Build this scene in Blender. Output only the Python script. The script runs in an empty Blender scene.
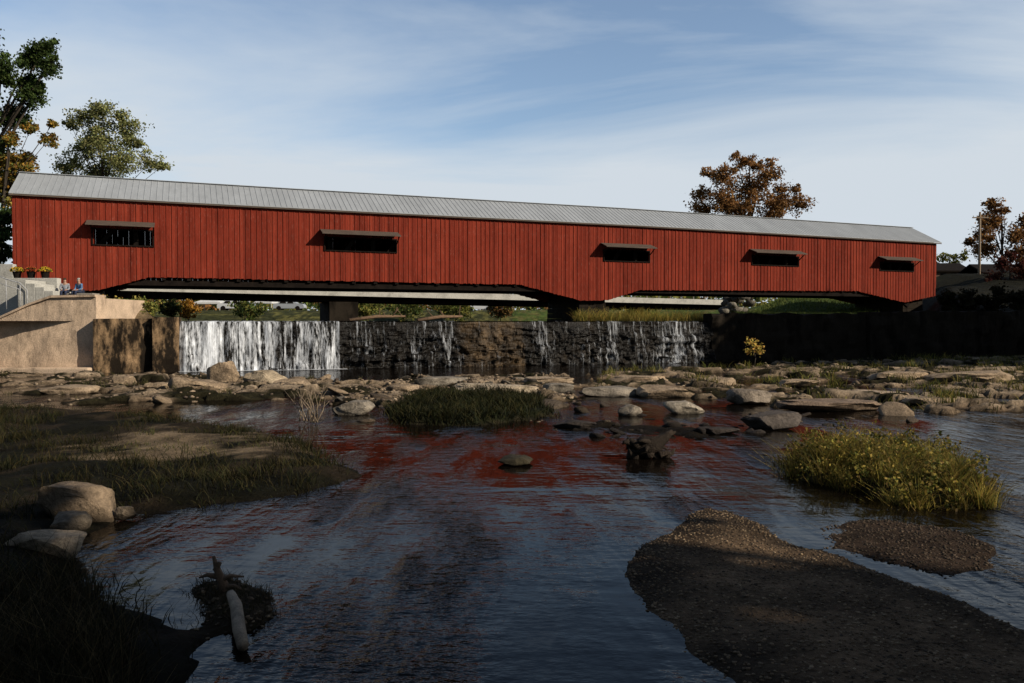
import bpy, bmesh, math, random
import numpy as np
from mathutils import Vector, noise as mn
random.seed(7); rng=np.random.default_rng(11)
C=bpy.context.scene.collection
R=math.radians
F=800.0; CZ=2.6; PIT=math.atan(19.5/F)
# ---------------------------------------------------------------- camera
cd=bpy.data.cameras.new('camera'); cam=bpy.data.objects.new('camera',cd); C.objects.link(cam)
cd.lens=28.125; cd.sensor_width=36; cd.clip_end=5000; cd.clip_start=.05
cam.location=(0,0,CZ); cam.rotation_euler=(math.pi/2-PIT,0,0); bpy.context.scene.camera=cam
def ray(px,py):
    a=(px-512)/F; b=(341.5-py)/F
    return Vector((a, math.cos(PIT)+b*math.sin(PIT), -math.sin(PIT)+b*math.cos(PIT)))
def aty(px,py,Y):
    d=ray(px,py); t=Y/d.y; return Vector((d.x*t,Y,CZ+d.z*t))
def gr(px,py,z=0.0):
    d=ray(px,py); t=(z-CZ)/d.z; return Vector((d.x*t,d.y*t,z))
# ---------------------------------------------------------------- helpers
def tag(o,label=None,cat=None,group=None,kind=None):
    if label:o['label']=label
    if cat:o['category']=cat
    if group:o['group']=group
    if kind:o['kind']=kind
    return o
def empty(name,loc,rz=0):
    o=bpy.data.objects.new(name,None); C.objects.link(o); o.location=loc; o.rotation_euler=(0,0,rz); o.empty_display_size=.3; return o
def npmesh(name,V,Fc,mat,parent=None,col=None,smooth=False,loc=None):
    me=bpy.data.meshes.new(name)
    if isinstance(Fc,np.ndarray):
        k=Fc.shape[1]; me.vertices.add(len(V)); me.vertices.foreach_set('co',np.asarray(V,np.float32).ravel())
        me.loops.add(Fc.size); me.loops.foreach_set('vertex_index',Fc.ravel().astype(np.int32))
        me.polygons.add(len(Fc)); me.polygons.foreach_set('loop_start',np.arange(0,Fc.size,k,dtype=np.int32))
        me.update(calc_edges=True); me.validate()
    else:
        me.from_pydata([tuple(v) for v in V],[],Fc); me.update()
    if col is not None:
        a=me.color_attributes.new('Col','FLOAT_COLOR','POINT')
        cc=np.ones((len(V),4),np.float32); cc[:,:3]=np.asarray(col)[:,:3]; a.data.foreach_set('color',cc.ravel())
    if smooth: me.polygons.foreach_set('use_smooth',np.ones(len(me.polygons),bool))
    if mat: me.materials.append(mat)
    o=bpy.data.objects.new(name,me); C.objects.link(o)
    if parent:o.parent=parent
    if loc is not None:o.location=loc
    return o
class MB:
    def __init__(s): s.v=[]; s.f=[]
    def box(s,x0,x1,y0,y1,z0,z1):
        n=len(s.v); s.v+=[(x0,y0,z0),(x1,y0,z0),(x1,y1,z0),(x0,y1,z0),(x0,y0,z1),(x1,y0,z1),(x1,y1,z1),(x0,y1,z1)]
        s.f+=[tuple(n+i for i in q) for q in ((0,3,2,1),(4,5,6,7),(0,1,5,4),(1,2,6,5),(2,3,7,6),(3,0,4,7))]
    def hexa(s,p):
        n=len(s.v); s.v+=[tuple(q) for q in p]
        s.f+=[tuple(n+i for i in q) for q in ((0,3,2,1),(4,5,6,7),(0,1,5,4),(1,2,6,5),(2,3,7,6),(3,0,4,7))]
    def beam(s,a,b,w,h):
        a=Vector(a); b=Vector(b); d=(b-a).normalized(); up=Vector((0,0,1)) if abs(d.z)<.95 else Vector((0,1,0))
        r=d.cross(up).normalized()*w/2; u=r.cross(d).normalized()*h/2
        s.hexa([a-r-u,a+r-u,b+r-u,b-r-u,a-r+u,a+r+u,b+r+u,b-r+u])
    def tube(s,pts,rad,n=7,cap=True,wob=0):
        pts=[Vector(p) for p in pts]; base=len(s.v); ref=Vector((.3,.2,.93))
        for i,p in enumerate(pts):
            d=(pts[min(i+1,len(pts)-1)]-pts[max(i-1,0)]).normalized()
            r=d.cross(ref); 
            if r.length<.1: r=d.cross(Vector((1,0,0)))
            r.normalize(); u=r.cross(d)
            for k in range(n):
                a=2*math.pi*k/n; q=rad[i]*(1+wob*random.uniform(-1,1)); s.v.append(tuple(p+r*math.cos(a)*q+u*math.sin(a)*q))
        for i in range(len(pts)-1):
            for k in range(n):
                a=base+i*n+k; b=base+i*n+(k+1)%n; s.f.append((a,b,b+n,a+n))
        if cap:
            s.f.append(tuple(base+k for k in range(n))[::-1]); e=base+(len(pts)-1)*n; s.f.append(tuple(e+k for k in range(n)))
    def build(s,name,mat,parent=None,smooth=False,loc=None):
        o=npmesh(name,s.v,s.f,mat,parent,None,smooth,loc); return o
# ---------------------------------------------------------------- materials
def mk(name):
    m=bpy.data.materials.new(name); m.use_nodes=True; nt=m.node_tree; b=nt.nodes['Principled BSDF']; return m,nt,b
def N(nt,t,**k):
    n=nt.nodes.new(t)
    for a,v in k.items(): setattr(n,a,v)
    return n
def ramp(nt,src,stops):
    r=N(nt,'ShaderNodeValToRGB'); e=r.color_ramp.elements
    while len(e)<len(stops): e.new(.5)
    for i,(p,c) in enumerate(stops):
        e[i].position=p; e[i].color=(c,c,c,1) if isinstance(c,(int,float)) else (*c,1)
    nt.links.new(src,r.inputs[0]); return r.outputs[0]
def tex(nt,scale,mapping=(1,1,1),detail=5,rough=.6,kind='ShaderNodeTexNoise',rotz=0):
    tc=N(nt,'ShaderNodeTexCoord'); mp=N(nt,'ShaderNodeMapping'); mp.inputs['Scale'].default_value=mapping; mp.inputs['Rotation'].default_value=(0,0,rotz)
    nt.links.new(tc.outputs['Object'],mp.inputs[0]); t=N(nt,kind); t.inputs['Scale'].default_value=scale
    if kind=='ShaderNodeTexNoise': t.inputs['Detail'].default_value=detail; t.inputs['Roughness'].default_value=rough
    nt.links.new(mp.outputs[0],t.inputs['Vector']); return t.outputs[0]
def mul(nt,a,b,fac=1):
    m=N(nt,'ShaderNodeMix',data_type='RGBA',blend_type='MULTIPLY'); m.inputs[0].default_value=fac
    nt.links.new(a,m.inputs[6]); nt.links.new(b,m.inputs[7]); return m.outputs[2]
def bump(nt,b,h,strength=.5,dist=.05):
    n=N(nt,'ShaderNodeBump'); n.inputs['Strength'].default_value=strength; n.inputs['Distance'].default_value=dist
    nt.links.new(h,n.inputs['Height']); nt.links.new(n.outputs[0],b.inputs['Normal'])
def m_simple(name,col,rough=.8,ns=6,mp=(1,1,1),lo=.5,hi=1.2,bs=.4,bd=.03,spec=.3,c2=None,f2=.55):
    m,nt,b=mk(name); t=tex(nt,ns,mp)
    c=ramp(nt,t,[(.3,tuple(x*lo for x in (c2 or col))),(.7,tuple(min(1,x*hi) for x in col))])
    t2=tex(nt,ns*7,mp); c=mul(nt,c,ramp(nt,t2,[(.25,f2),(.6,1)]))
    nt.links.new(c,b.inputs['Base Color']); b.inputs['Roughness'].default_value=rough; b.inputs['Specular IOR Level'].default_value=spec
    bump(nt,b,t2,bs,bd); return m
def m_attr(name,rough=.9,ns=3,bs=.6,bd=.05,spec=.15,lo=.45,mp=(1,1,1),fine=14):
    m,nt,b=mk(name); a=N(nt,'ShaderNodeAttribute',attribute_name='Col')
    t=tex(nt,ns,mp,8); t2=tex(nt,fine,mp,6,.7)
    c=mul(nt,a.outputs['Color'],ramp(nt,t,[(.3,lo),(.65,1.15)])); c=mul(nt,c,ramp(nt,t2,[(.3,.45),(.6,1.1)]))
    nt.links.new(c,b.inputs['Base Color']); b.inputs['Roughness'].default_value=rough; b.inputs['Specular IOR Level'].default_value=spec
    ad=N(nt,'ShaderNodeMath',operation='ADD'); nt.links.new(t,ad.inputs[0]); nt.links.new(t2,ad.inputs[1])
    bump(nt,b,ad.outputs[0],bs,bd); return m
def m_leaf(name,tr=.35):
    m,nt,b=mk(name); a=N(nt,'ShaderNodeAttribute',attribute_name='Col'); b.inputs['Roughness'].default_value=.7; b.inputs['Specular IOR Level'].default_value=.12
    nt.links.new(a.outputs['Color'],b.inputs['Base Color']); tl=N(nt,'ShaderNodeBsdfTranslucent'); nt.links.new(a.outputs['Color'],tl.inputs[0])
    mx=N(nt,'ShaderNodeMixShader'); mx.inputs[0].default_value=tr; nt.links.new(b.outputs[0],mx.inputs[1]); nt.links.new(tl.outputs[0],mx.inputs[2])
    nt.links.new(mx.outputs[0],nt.nodes['Material Output'].inputs[0]); return m
LEAF=m_leaf('leaf'); BLADE=m_leaf('blade',.3)
BARK=m_simple('bark',(.07,.055,.04),.95,8,(1,1,.25))
WOODG=m_simple('weathered_wood',(.12,.09,.07),.85,3,(.4,4,4),.5)
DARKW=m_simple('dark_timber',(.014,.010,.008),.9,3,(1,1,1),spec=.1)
DRIFT=m_simple('driftwood',(.20,.125,.075),.9,5,(1,1,1))
PALEW=m_simple('pale_wood',(.34,.26,.18),.9,9)
def m_concrete(name,col,stain=.25,dark=.12,spec=.2):
    m,nt,b=mk(name); t=tex(nt,1.1,(1,1,1),8,.65); s=tex(nt,1.1,(.9,.9,.32),7,.68); f=tex(nt,16,(1,1,1),6,.7)
    c=ramp(nt,t,[(.3,tuple(x*.7 for x in col)),(.5,col),(.7,tuple(x*1.15 for x in col))])
    c=mul(nt,c,ramp(nt,s,[(stain,dark),(stain+.14,1)])); c=mul(nt,c,ramp(nt,f,[(.3,.65),(.55,1.05)]))
    nt.links.new(c,b.inputs['Base Color']); b.inputs['Roughness'].default_value=.9; b.inputs['Specular IOR Level'].default_value=spec; bump(nt,b,f,.6,.05); return m
CONC=m_concrete('old_concrete',(.56,.42,.30),.34,.42); CONCS=m_concrete('stained_concrete',(.36,.235,.13),.47,.04); CONCG=m_concrete('grey_concrete',(.26,.235,.20),.3,.4)
CONCD=m_concrete('shade_dark_concrete',(.024,.019,.014),.38,.4,.06)  # near-black concrete; shade on the right river wall is put into this colour
CONCW=m_concrete('pale_concrete',(.46,.45,.41),.25,.6)
ROCK=m_attr('rock',.9,2.5,.8,.08); GROUND=m_attr('ground',.95,1.6,.8,.10,.06,.30)
# red siding
BW=.17
m,nt,b=mk('red_siding'); SID=m
tc=N(nt,'ShaderNodeTexCoord'); sp=N(nt,'ShaderNodeSeparateXYZ'); nt.links.new(tc.outputs['Object'],sp.inputs[0])
dv=N(nt,'ShaderNodeMath',operation='DIVIDE'); nt.links.new(sp.outputs[0],dv.inputs[0]); dv.inputs[1].default_value=BW*2
fl=N(nt,'ShaderNodeMath',operation='FLOOR'); nt.links.new(dv.outputs[0],fl.inputs[0])
wn=N(nt,'ShaderNodeTexWhiteNoise',noise_dimensions='1D'); nt.links.new(fl.outputs[0],wn.inputs['W'])
c=ramp(nt,wn.outputs['Value'],[(0,(.165,.024,.013)),(.5,(.205,.030,.016)),(1,(.255,.040,.021))])
t=tex(nt,1.2,(1,1,.3),8,.7); c=mul(nt,c,ramp(nt,t,[(.28,.62),(.5,.97),(.7,1.18)]))
t2=tex(nt,22,(3,1,.12),4,.7); 
t3=tex(nt,7,(1.8,1,.35),6,.78); w=ramp(nt,t3,[(.55,0),(.69,.5)])
mx=N(nt,'ShaderNodeMix',data_type='RGBA'); nt.links.new(w,mx.inputs[0]); nt.links.new(c,mx.inputs[6]); mx.inputs[7].default_value=(.30,.13,.10,1)
c=mul(nt,mx.outputs[2],ramp(nt,t2,[(.3,.75),(.6,1.05)]))
nt.links.new(c,b.inputs['Base Color']); b.inputs['Roughness'].default_value=.85; b.inputs['Specular IOR Level'].default_value=.08; bump(nt,b,t2,.3,.01)
ROOF=m_simple('metal_roof',(.34,.36,.38),.6,.5,(1,.3,.3),.88,1.08,.05,.005,.3,f2=.85)
# water
def m_water(name,base,sx,sy,st):
    m,nt,b=mk(name); b.inputs['Base Color'].default_value=(*base,1); b.inputs['Roughness'].default_value=.02; b.inputs['IOR'].default_value=1.24
    a1=tex(nt,.8,(sx*.5,sy*.6,1),3,.55,rotz=.3); a2=tex(nt,3.2,(sx,sy,1),4,.55,rotz=.5); a3=tex(nt,13,(sx,sy*.7,1),3,.5); gate=tex(nt,.26,(1.7,.5,1),4,.6,rotz=.7); g2=tex(nt,1.3,(1.6,.45,1),3,.6,rotz=.8)
    def mm(op,x,y):
        n=N(nt,'ShaderNodeMath',operation=op)
        for i,q in enumerate((x,y)):
            if isinstance(q,(int,float)): n.inputs[i].default_value=q
            else: nt.links.new(q,n.inputs[i])
        return n.outputs[0]
    g=mm('MULTIPLY',ramp(nt,gate,[(.42,.08),(.54,.36),(.68,2.2)]),ramp(nt,g2,[(.35,.4),(.65,1.4)]))
    h=mm('ADD',mm('MULTIPLY',a1,.32),mm('MULTIPLY',mm('ADD',mm('MULTIPLY',a2,.70),mm('MULTIPLY',a3,.17)),g))
    bump(nt,b,h,1.0,st)
    df=N(nt,'ShaderNodeBsdfDiffuse'); df.inputs[0].default_value=(.006,.004,.003,1); mx=N(nt,'ShaderNodeMixShader'); mx.inputs[0].default_value=.22
    nt.links.new(b.outputs[0],mx.inputs[1]); nt.links.new(df.outputs[0],mx.inputs[2]); nt.links.new(mx.outputs[0],nt.nodes['Material Output'].inputs[0]); return m
WATER=m_water('river_water',(.004,.003,.002),.7,1.5,.075)
def m_fall(name,lo,hi,sc=5.0,mx_=.95):
    m,nt,b=mk(name); b.inputs['Base Color'].default_value=(.80,.84,.90,1); b.inputs['Roughness'].default_value=.5
    t=tex(nt,sc,(1,.3,.09),6,.7); t2=tex(nt,.9,(1,.2,.15),3); t3=tex(nt,9,(1.6,.6,.35),5,.7)
    ad=N(nt,'ShaderNodeMath',operation='MULTIPLY_ADD'); nt.links.new(t2,ad.inputs[0]); ad.inputs[1].default_value=.6; nt.links.new(t,ad.inputs[2])
    ad2=N(nt,'ShaderNodeMath',operation='MULTIPLY_ADD'); nt.links.new(t3,ad2.inputs[0]); ad2.inputs[1].default_value=.45; nt.links.new(ad.outputs[0],ad2.inputs[2])
    sc_=N(nt,'ShaderNodeMath',operation='DIVIDE'); nt.links.new(ad2.outputs[0],sc_.inputs[0]); sc_.inputs[1].default_value=2.05
    al=ramp(nt,sc_.outputs[0],[(lo,0),(hi,mx_)]); nt.links.new(al,b.inputs['Alpha']); return m
# ---------------------------------------------------------------- noise / polygons
_lat=rng.random((257,257))
def vn(x,y,s,seed=0):
    X=np.asarray(x)*s+seed*17.3+1000; Y=np.asarray(y)*s+seed*9.7+1000
    i=np.floor(X).astype(int); j=np.floor(Y).astype(int); u=X-i; v=Y-j; u=u*u*(3-2*u); v=v*v*(3-2*v)
    i%=256; j%=256; i1=(i+1)%256; j1=(j+1)%256
    return (_lat[i,j]*(1-u)+_lat[i1,j]*u)*(1-v)+(_lat[i,j1]*(1-u)+_lat[i1,j1]*u)*v
def fbm(x,y,s,o=4,seed=0):
    r=0;a=.5;t=0
    for k in range(o): r=r+a*vn(x,y,s*2**k,seed+k*3); t+=a; a*=.5
    return r/t
def ss(t): t=np.clip(t,0,1); return t*t*(3-2*t)
def slabs(x,y,sx,sy,seed,wp=1.2):
    """broken flat slabs: voronoi cells with their own height and tilt, dropping at the cracks"""
    X=np.asarray(x)/sx+wp*vn(x,y,.5,seed+1)+.35*vn(x,y,1.9,seed+4)+500; Y=np.asarray(y)/sy+wp*vn(x,y,.5,seed+2)+.35*vn(x,y,1.9,seed+5)+500
    i=np.floor(X).astype(int); j=np.floor(Y).astype(int); f1=np.full(X.shape,9.); f2=np.full(X.shape,9.); hh=np.zeros(X.shape)
    for di in (-1,0,1):
        for dj in (-1,0,1):
            a=(i+di)%256; b=(j+dj)%256; cx=i+di+_lat[a,b]; cy=j+dj+_lat[b,a]; d=np.hypot(X-cx,Y-cy)
            h=_lat[(a+77)%256,(b+31)%256]+(X-cx)*(_lat[(a+5)%256,b]-.5)*.5+(Y-cy)*(_lat[a,(b+9)%256]-.35)*.5
            n=d<f1; f2=np.where(n,f1,np.minimum(f2,d)); hh=np.where(n,h,hh); f1=np.where(n,d,f1)
    return hh, ss((f2-f1)/.13)
def polyw(pp): return np.array([gr(*p)[:2] for p in pp])
def sdf(x,y,P):
    x=np.asarray(x,float); y=np.asarray(y,float); d=np.full(x.shape,1e9); ins=np.zeros(x.shape,bool)
    for k in range(len(P)):
        x0,y0=P[k]; x1,y1=P[(k+1)%len(P)]; ex,ey=x1-x0,y1-y0
        t=np.clip(((x-x0)*ex+(y-y0)*ey)/(ex*ex+ey*ey+1e-9),0,1)
        d=np.minimum(d,np.hypot(x-x0-t*ex,y-y0-t*ey))
        c=((y0>y)!=(y1>y))&(x<(x1-x0)*(y-y0)/((y1-y0) if y1!=y0 else 1e-9)+x0); ins^=c
    return np.where(ins,d,-d)
PA=polyw([(-250,411),(60,410),(130,415),(200,423),(270,434),(335,455),(350,476),(325,500),(250,506),(150,512),(112,508),(82,545),(92,580),(140,606),(172,640),(165,683),(150,760),(-500,760)])
PB=polyw([(-120,366),(100,374),(240,376),(330,379),(385,392),(335,402),(240,400),(100,405),(-120,410)])
PC=polyw([(400,379),(560,376),(585,392),(565,404),(556,420),(480,428),(400,426),(365,412),(325,408),(340,396)])
PD=polyw([(590,374),(700,369),(800,362),(1150,352),(1150,418),(1000,413),(880,413),(800,408),(700,398),(600,394)])
PE=polyw([(808,528),(870,520),(935,528),(985,545),(985,572),(945,582),(885,560),(825,545)])
PF=polyw([(700,499),(678,525),(655,548),(626,575),(642,612),(700,650),(790,700),(880,790),(1500,790),(1250,710),(1060,648),(965,605),(880,574),(800,545),(735,515)])
PG=polyw([(788,466),(840,456),(940,463),(992,486),(980,510),(930,510),(850,492),(797,481)])
PT=polyw([(95,452),(150,440),(230,443),(285,455),(260,466),(180,463),(110,462)])
PM=polyw([(385,410),(420,396),(480,392),(545,400),(558,416),(480,427),(400,425)])
PS=polyw([(178,588),(225,572),(290,590),(305,612),(262,640),(215,640),(185,612)])
PR=polyw([(560,424),(640,415),(740,425),(800,432),(760,445),(660,440),(590,436)])
PX=polyw([(330,392),(600,396),(720,404),(980,420),(900,430),(700,440),(560,432),(360,424)])
def dline(x): return 48.37+.316*x
def tline(x): return np.where(np.asarray(x)<-21.2,42.5,dline(np.asarray(x)))
def Hf(x,y):
    x=np.asarray(x,float); y=np.asarray(y,float); n=fbm(x,y,.8,4); n2=fbm(x,y,.25,3,5); w=(fbm(x,y,1.3,4,9)-.5)
    bed=-.28+.10*(n-.5)
    h=bed.copy(); sh,se=slabs(x,y,3.0,1.2,3); sh2,se2=slabs(x,y,.9,.45,8)
    def add(P,H,wd,amp,ns=.9,edge=.6,off=.5,slab=0,thr=.15):
        nonlocal h
        d=sdf(x,y,P)+w*edge
        if slab:
            m=ss(d/wd+off); q=(sh+(n2-.5)*.9-thr)*slab; q=np.where(q>0,q*.6+.02,q*1.0)+ (sh2-.5)*.20; q=q-(1-se)*.26-(1-se2)*.07
            h=np.maximum(h,bed*(1-m)+m*(q+amp*(n-.5)*.6))
        else: h=np.maximum(h,bed+ss(d/wd+off)*(H+.28)+np.where(d>-.2,amp*(fbm(x,y,ns,4,21)-.45),0))
    add(PA,.10,1.6,.30,.7,.8,.56); add(PB,0,1.6,.35,1.1,2.6,.6,.46,.40); add(PC,0,1.5,.3,1.1,2.0,.6,.40,.40); add(PD,0,1.8,.4,.8,3.6,.6,.48,.40)
    add(PM,.12,1.0,.2,1,.5)
    add(PE,.02,.9,.06,2,.4,.84); add(PF,.035,1.3,.05,1.2,.3,.80); add(PG,.15,.9,.1,1,.4); add(PS,.06,.5,.08,2,.3); add(PR,-.03,1.5,.30,1.6,1.2)
    h=np.maximum(h,bed+ss((4.6-y)/3)*1.25)
    h=np.maximum(h,bed+ss((x-.70*np.maximum(y,4)-3.5)/9)*3.3+ .3*(n-.5)*(x>.7*y+3.5))
    h=np.maximum(h,bed+ss((-.70*np.maximum(y,4)-4-x)/9)*3.2)
    f=y-tline(x)
    up=1.7+0*x
    up=np.maximum(up,1.7+2.0*ss((-.44*y-x+1)/2.5)*ss((y-44)/3)+1.9*ss((-.575*y-x)/3)*ss((y-46.9)/2))
    rb=x-.262*y
    up=np.maximum(up,1.7+1.35*ss(rb/2.5+.6)+3.0*ss((rb-1)/9)*ss((y-70)/26)+2.3*ss((x-.505*y)/3.5)*ss((f-3)/8))
    up=np.maximum(up,1.7+2.6*ss((y-100)/14)+ .8*ss((y-120)/60))
    up=up+.25*(n2-.5)+.12*(n-.5)
    return np.where(f>0,up,h)
# ---------------------------------------------------------------- terrain sheet
xs=np.concatenate([-np.geomspace(1500,34,26),np.arange(-33,42,.15),np.geomspace(43,1500,26)])
ys=np.concatenate([-np.geomspace(400,8,14),np.arange(-7,3,.5),np.arange(3,20,.09),np.arange(20,64,.12),np.arange(64.5,130,.8),np.geomspace(131,2500,22)])
X,Y=np.meshgrid(xs,ys); Z=Hf(X,Y); nx,ny=len(xs),len(ys)
x=X.ravel();y=Y.ravel();z=Z.ravel()
col=np.tile([.020,.015,.010],(x.size,1)).astype(float)
nn=fbm(x,y,.9,4,40); n3=fbm(x,y,3.0,3,60)
def paint(mask,c): 
    global col
    mk_=np.clip(mask,0,1)[:,None]; col=col*(1-mk_)+np.array(c)*mk_
f=y-tline(x); shh,see=slabs(x,y,3.0,1.2,3); sh3,se3=slabs(x,y,.9,.45,8)
dA=sdf(x,y,PA); paint((dA>-.5)*1.,(.013,.012,.006)); paint(ss((nn-.45)*6)*(dA>-.3),(.035,.025,.015))
paint(ss((y-12)/3)*ss((nn-.42)*6)*(dA>-.3),(.045,.033,.02))
paint(ss(sdf(x,y,PT)/1.2+.4+(n3-.5)*2.5+(nn-.5)*2)*.9,(.26,.19,.12))
for P_ in (PB,PC,PD): 
    mq=ss(sdf(x,y,P_)/1.0+1); paint(mq,(.26,.185,.12)); paint(mq*ss((shh-.55)*4)*ss((z-.08)/.12),(.44,.335,.23)); paint(mq*ss((sh3-.5)*5)*.5,(.36,.27,.18)); paint(mq*(1-see)*.95,(.020,.015,.010)); paint(mq*(1-se3)*.7,(.04,.03,.02))
    paint(ss((nn-.46)*9)*mq,(.032,.028,.014))
paint(ss(sdf(x,y,PM)/.6+.5),(.018,.020,.008))
dF=sdf(x,y,PF); 
paint((f<=0)*ss((.07-z)/.09)*(y<60)*.82*(1-ss(dF/.4+1)),(.012,.009,.006))
paint(ss(dF/.5+1),(.06,.042,.027)); paint(ss(dF/1.2+.2+(nn-.5)*1.5),(.19,.125,.075)); paint(ss(sdf(x,y,PE)/.5+1),(.06,.04,.027)); paint(ss(sdf(x,y,PG)/.5+1),(.05,.04,.018)); paint(ss(sdf(x,y,PS)/.3+1),(.05,.035,.02))
paint((f>0)*1.,(.055,.06,.025)); paint((f>0)*ss((y-68)/8)*(x>0),(.08,.115,.028)); paint((f>0)*ss((nn-.42)*6)*(x<-15)*(y<75),(.20,.145,.085))
paint((f>0)*ss((nn-.5)*7)*(y>95),(.16,.15,.05))
paint((f>0)*ss((x-.455*y)/3)*(y<105),(.018,.017,.010))  # shade over the far right bank, painted into the ground colour
idx=np.arange(nx*ny).reshape(ny,nx); Q=np.stack([idx[:-1,:-1],idx[:-1,1:],idx[1:,1:],idx[1:,:-1]],-1).reshape(-1,4)
g=npmesh('ground',np.stack([x,y,z],1),Q,GROUND,col=col,smooth=True); tag(g,'dark river bed, rocky shelves and grassy banks around the river','ground',kind='structure')
wv=[(-60,-8,0),(70,-8,0),(70,dline(70)-.3,0),(-60,dline(-60)-.3,0)]
tag(npmesh('water',wv,[(0,1,2,3)],WATER),'dark rippled river below the dam','river',kind='structure')
wv=[(-60,dline(-60)+.1,2.655),(40,dline(40)+.1,2.655),(60,125,2.655),(-60,125,2.655)]
tag(npmesh('water',wv,[(0,1,2,3)],WATER),'still mill pond water held behind the dam','pond',kind='structure')
# ---------------------------------------------------------------- covered bridge
A=Vector(((15-512)/F*47.5,47.5)); Bp=Vector(((935-512)/F*75.5,75.5)); U=(Bp-A).normalized(); L=(Bp-A).length; NV=Vector((U.y,-U.x)); ANG=math.atan2(U.y,U.x)
BZ=4.4
def wallp(px,py):
    d=ray(px,py); n=NV; t=(A.x*n.x+A.y*n.y)/(d.x*n.x+d.y*n.y); p=Vector((d.x*t,d.y*t)); return ((p-A).dot(U), CZ+d.z*t-BZ)
br=empty('covered_bridge',(A.x,A.y,BZ),ANG); tag(br,'long red covered bridge with vertical board siding and grey metal roof','covered bridge')
W=6.2
prof=[wallp(*p) for p in [(10,286),(93,290.5),(98,290),(150,277),(300,280),(520,284.5),(581,300.5),(608,300),(640,290),(750,290.5),(857,291),(905,302.5),(915,300),(935,296)]]
ps=[p[0] for p in prof]; pz=[p[1] for p in prof]
eave=[wallp(15,194)[1],wallp(300,209)[1],wallp(500,219)[1],wallp(640,226)[1],wallp(935,243)[1]]; es=[0,wallp(300,220)[0],wallp(500,220)[0],wallp(640,220)[0],L]
def ez(s): return float(np.interp(s,es,eave))
wins=[]
for (x0,x1,y0,y1) in [(93,153,230.5,245),(325,396,239,251),(604,649,251,261),(752,798,256.5,265),(880,913,263,270.5)]:
    a=wallp(x0,(y0+y1)/2)[0]; b_=wallp(x1,(y0+y1)/2)[0]; c_=wallp((x0+x1)/2,y0)[1]; d_=wallp((x0+x1)/2,y1)[1]; wins.append((a,b_,d_,c_))
def side(yoff,sgn,wn_):
    mb=MB()
    def seg(s0,s1,z0a,z0b,z1a,z1b,d0,d1):
        y0,y1=sorted((yoff+sgn*d0,yoff+sgn*d1))
        mb.hexa([(s0,y0,z0a),(s1,y0,z0b),(s1,y1,z0b),(s0,y1,z0a),(s0,y0,z1a),(s1,y0,z1b),(s1,y1,z1b),(s0,y1,z1a)])
    def col_(s0,s1,d0,d1,jag):
        w=[q for q in wn_ if q[0]<(s0+s1)/2<q[1]]
        zb0=float(np.interp(s0,ps,pz))-jag; zb1=float(np.interp(s1,ps,pz))-jag; t0=ez(s0)-.02; t1=ez(s1)-.02
        if w:
            q=w[0]; seg(s0,s1,zb0,zb1,q[2],q[2],d0,d1); seg(s0,s1,q[3],q[3],t0,t1,d0,d1)
        else: seg(s0,s1,zb0,zb1,t0,t1,d0,d1)
    s=0
    while s<L:
        e=min(s+BW,L); d=random.uniform(0,.016); col_(s+.003,e-.003,-.025,d,random.uniform(-.02,.04)); s+=BW
    s=BW
    while s<L:
        j=random.uniform(-.015,.015); col_(s+j-.025,s+j+.025,.018,random.uniform(.035,.050),random.uniform(-.02,.03)); s+=BW*2
    return mb
side(0,-1,wins).build('siding',SID,br)
side(W,1,[]).build('siding',SID,br)
# roof
mb=MB(); ov=.24; rise=1.72
sl=np.linspace(-.18,L+.45,90)
def rz(s): return ez(min(max(s,0),L))
def roofpt(s,k): return {0:(s,-ov,rz(s)-.0),1:(s,W/2,rz(s)+rise),2:(s,W+ov,rz(s)-.0)}[k]
for i in range(len(sl)-1):
    for ka,kb in ((0,1),(1,2)):
        a=Vector(roofpt(sl[i],ka)); b_=Vector(roofpt(sl[i+1],ka)); c_=Vector(roofpt(sl[i+1],kb)); d_=Vector(roofpt(sl[i],kb)); t=Vector((0,0,.05))
        mb.hexa([a,b_,c_,d_,a+t,b_+t,c_+t,d_+t])
s=-.15
while s<L+.4:
    for ka,kb in ((0,1),(1,2)):
        a=Vector(roofpt(s,ka))+Vector((0,0,.055)); c_=Vector(roofpt(s,kb))+Vector((0,0,.055)); mb.beam(a,c_,.035,.035)
    s+=.36
roof=mb.build('roof',ROOF,br)
mb=MB()
for i in range(len(sl)-1):
    a=Vector(roofpt(sl[i],1))+Vector((0,0,.09)); b_=Vector(roofpt(sl[i+1],1))+Vector((0,0,.09)); mb.beam(a,b_,.3,.03)
mb.build('ridge_cap',ROOF,roof)
for yy in (-ov+.03,W+ov-.03):
    mb=MB()
    for i,s in enumerate(sl):
        zc=rz(s)-.02
        mb.v+=[(s,yy-.015,zc-.08),(s,yy+.015,zc-.08),(s,yy+.015,zc),(s,yy-.015,zc)]
        if i:
            for k in range(4): a_=4*(i-1)+k; b2=4*(i-1)+(k+1)%4; mb.f.append((a_,b2,b2+4,a_+4))
    mb.build('fascia',WOODG,br)
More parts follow.
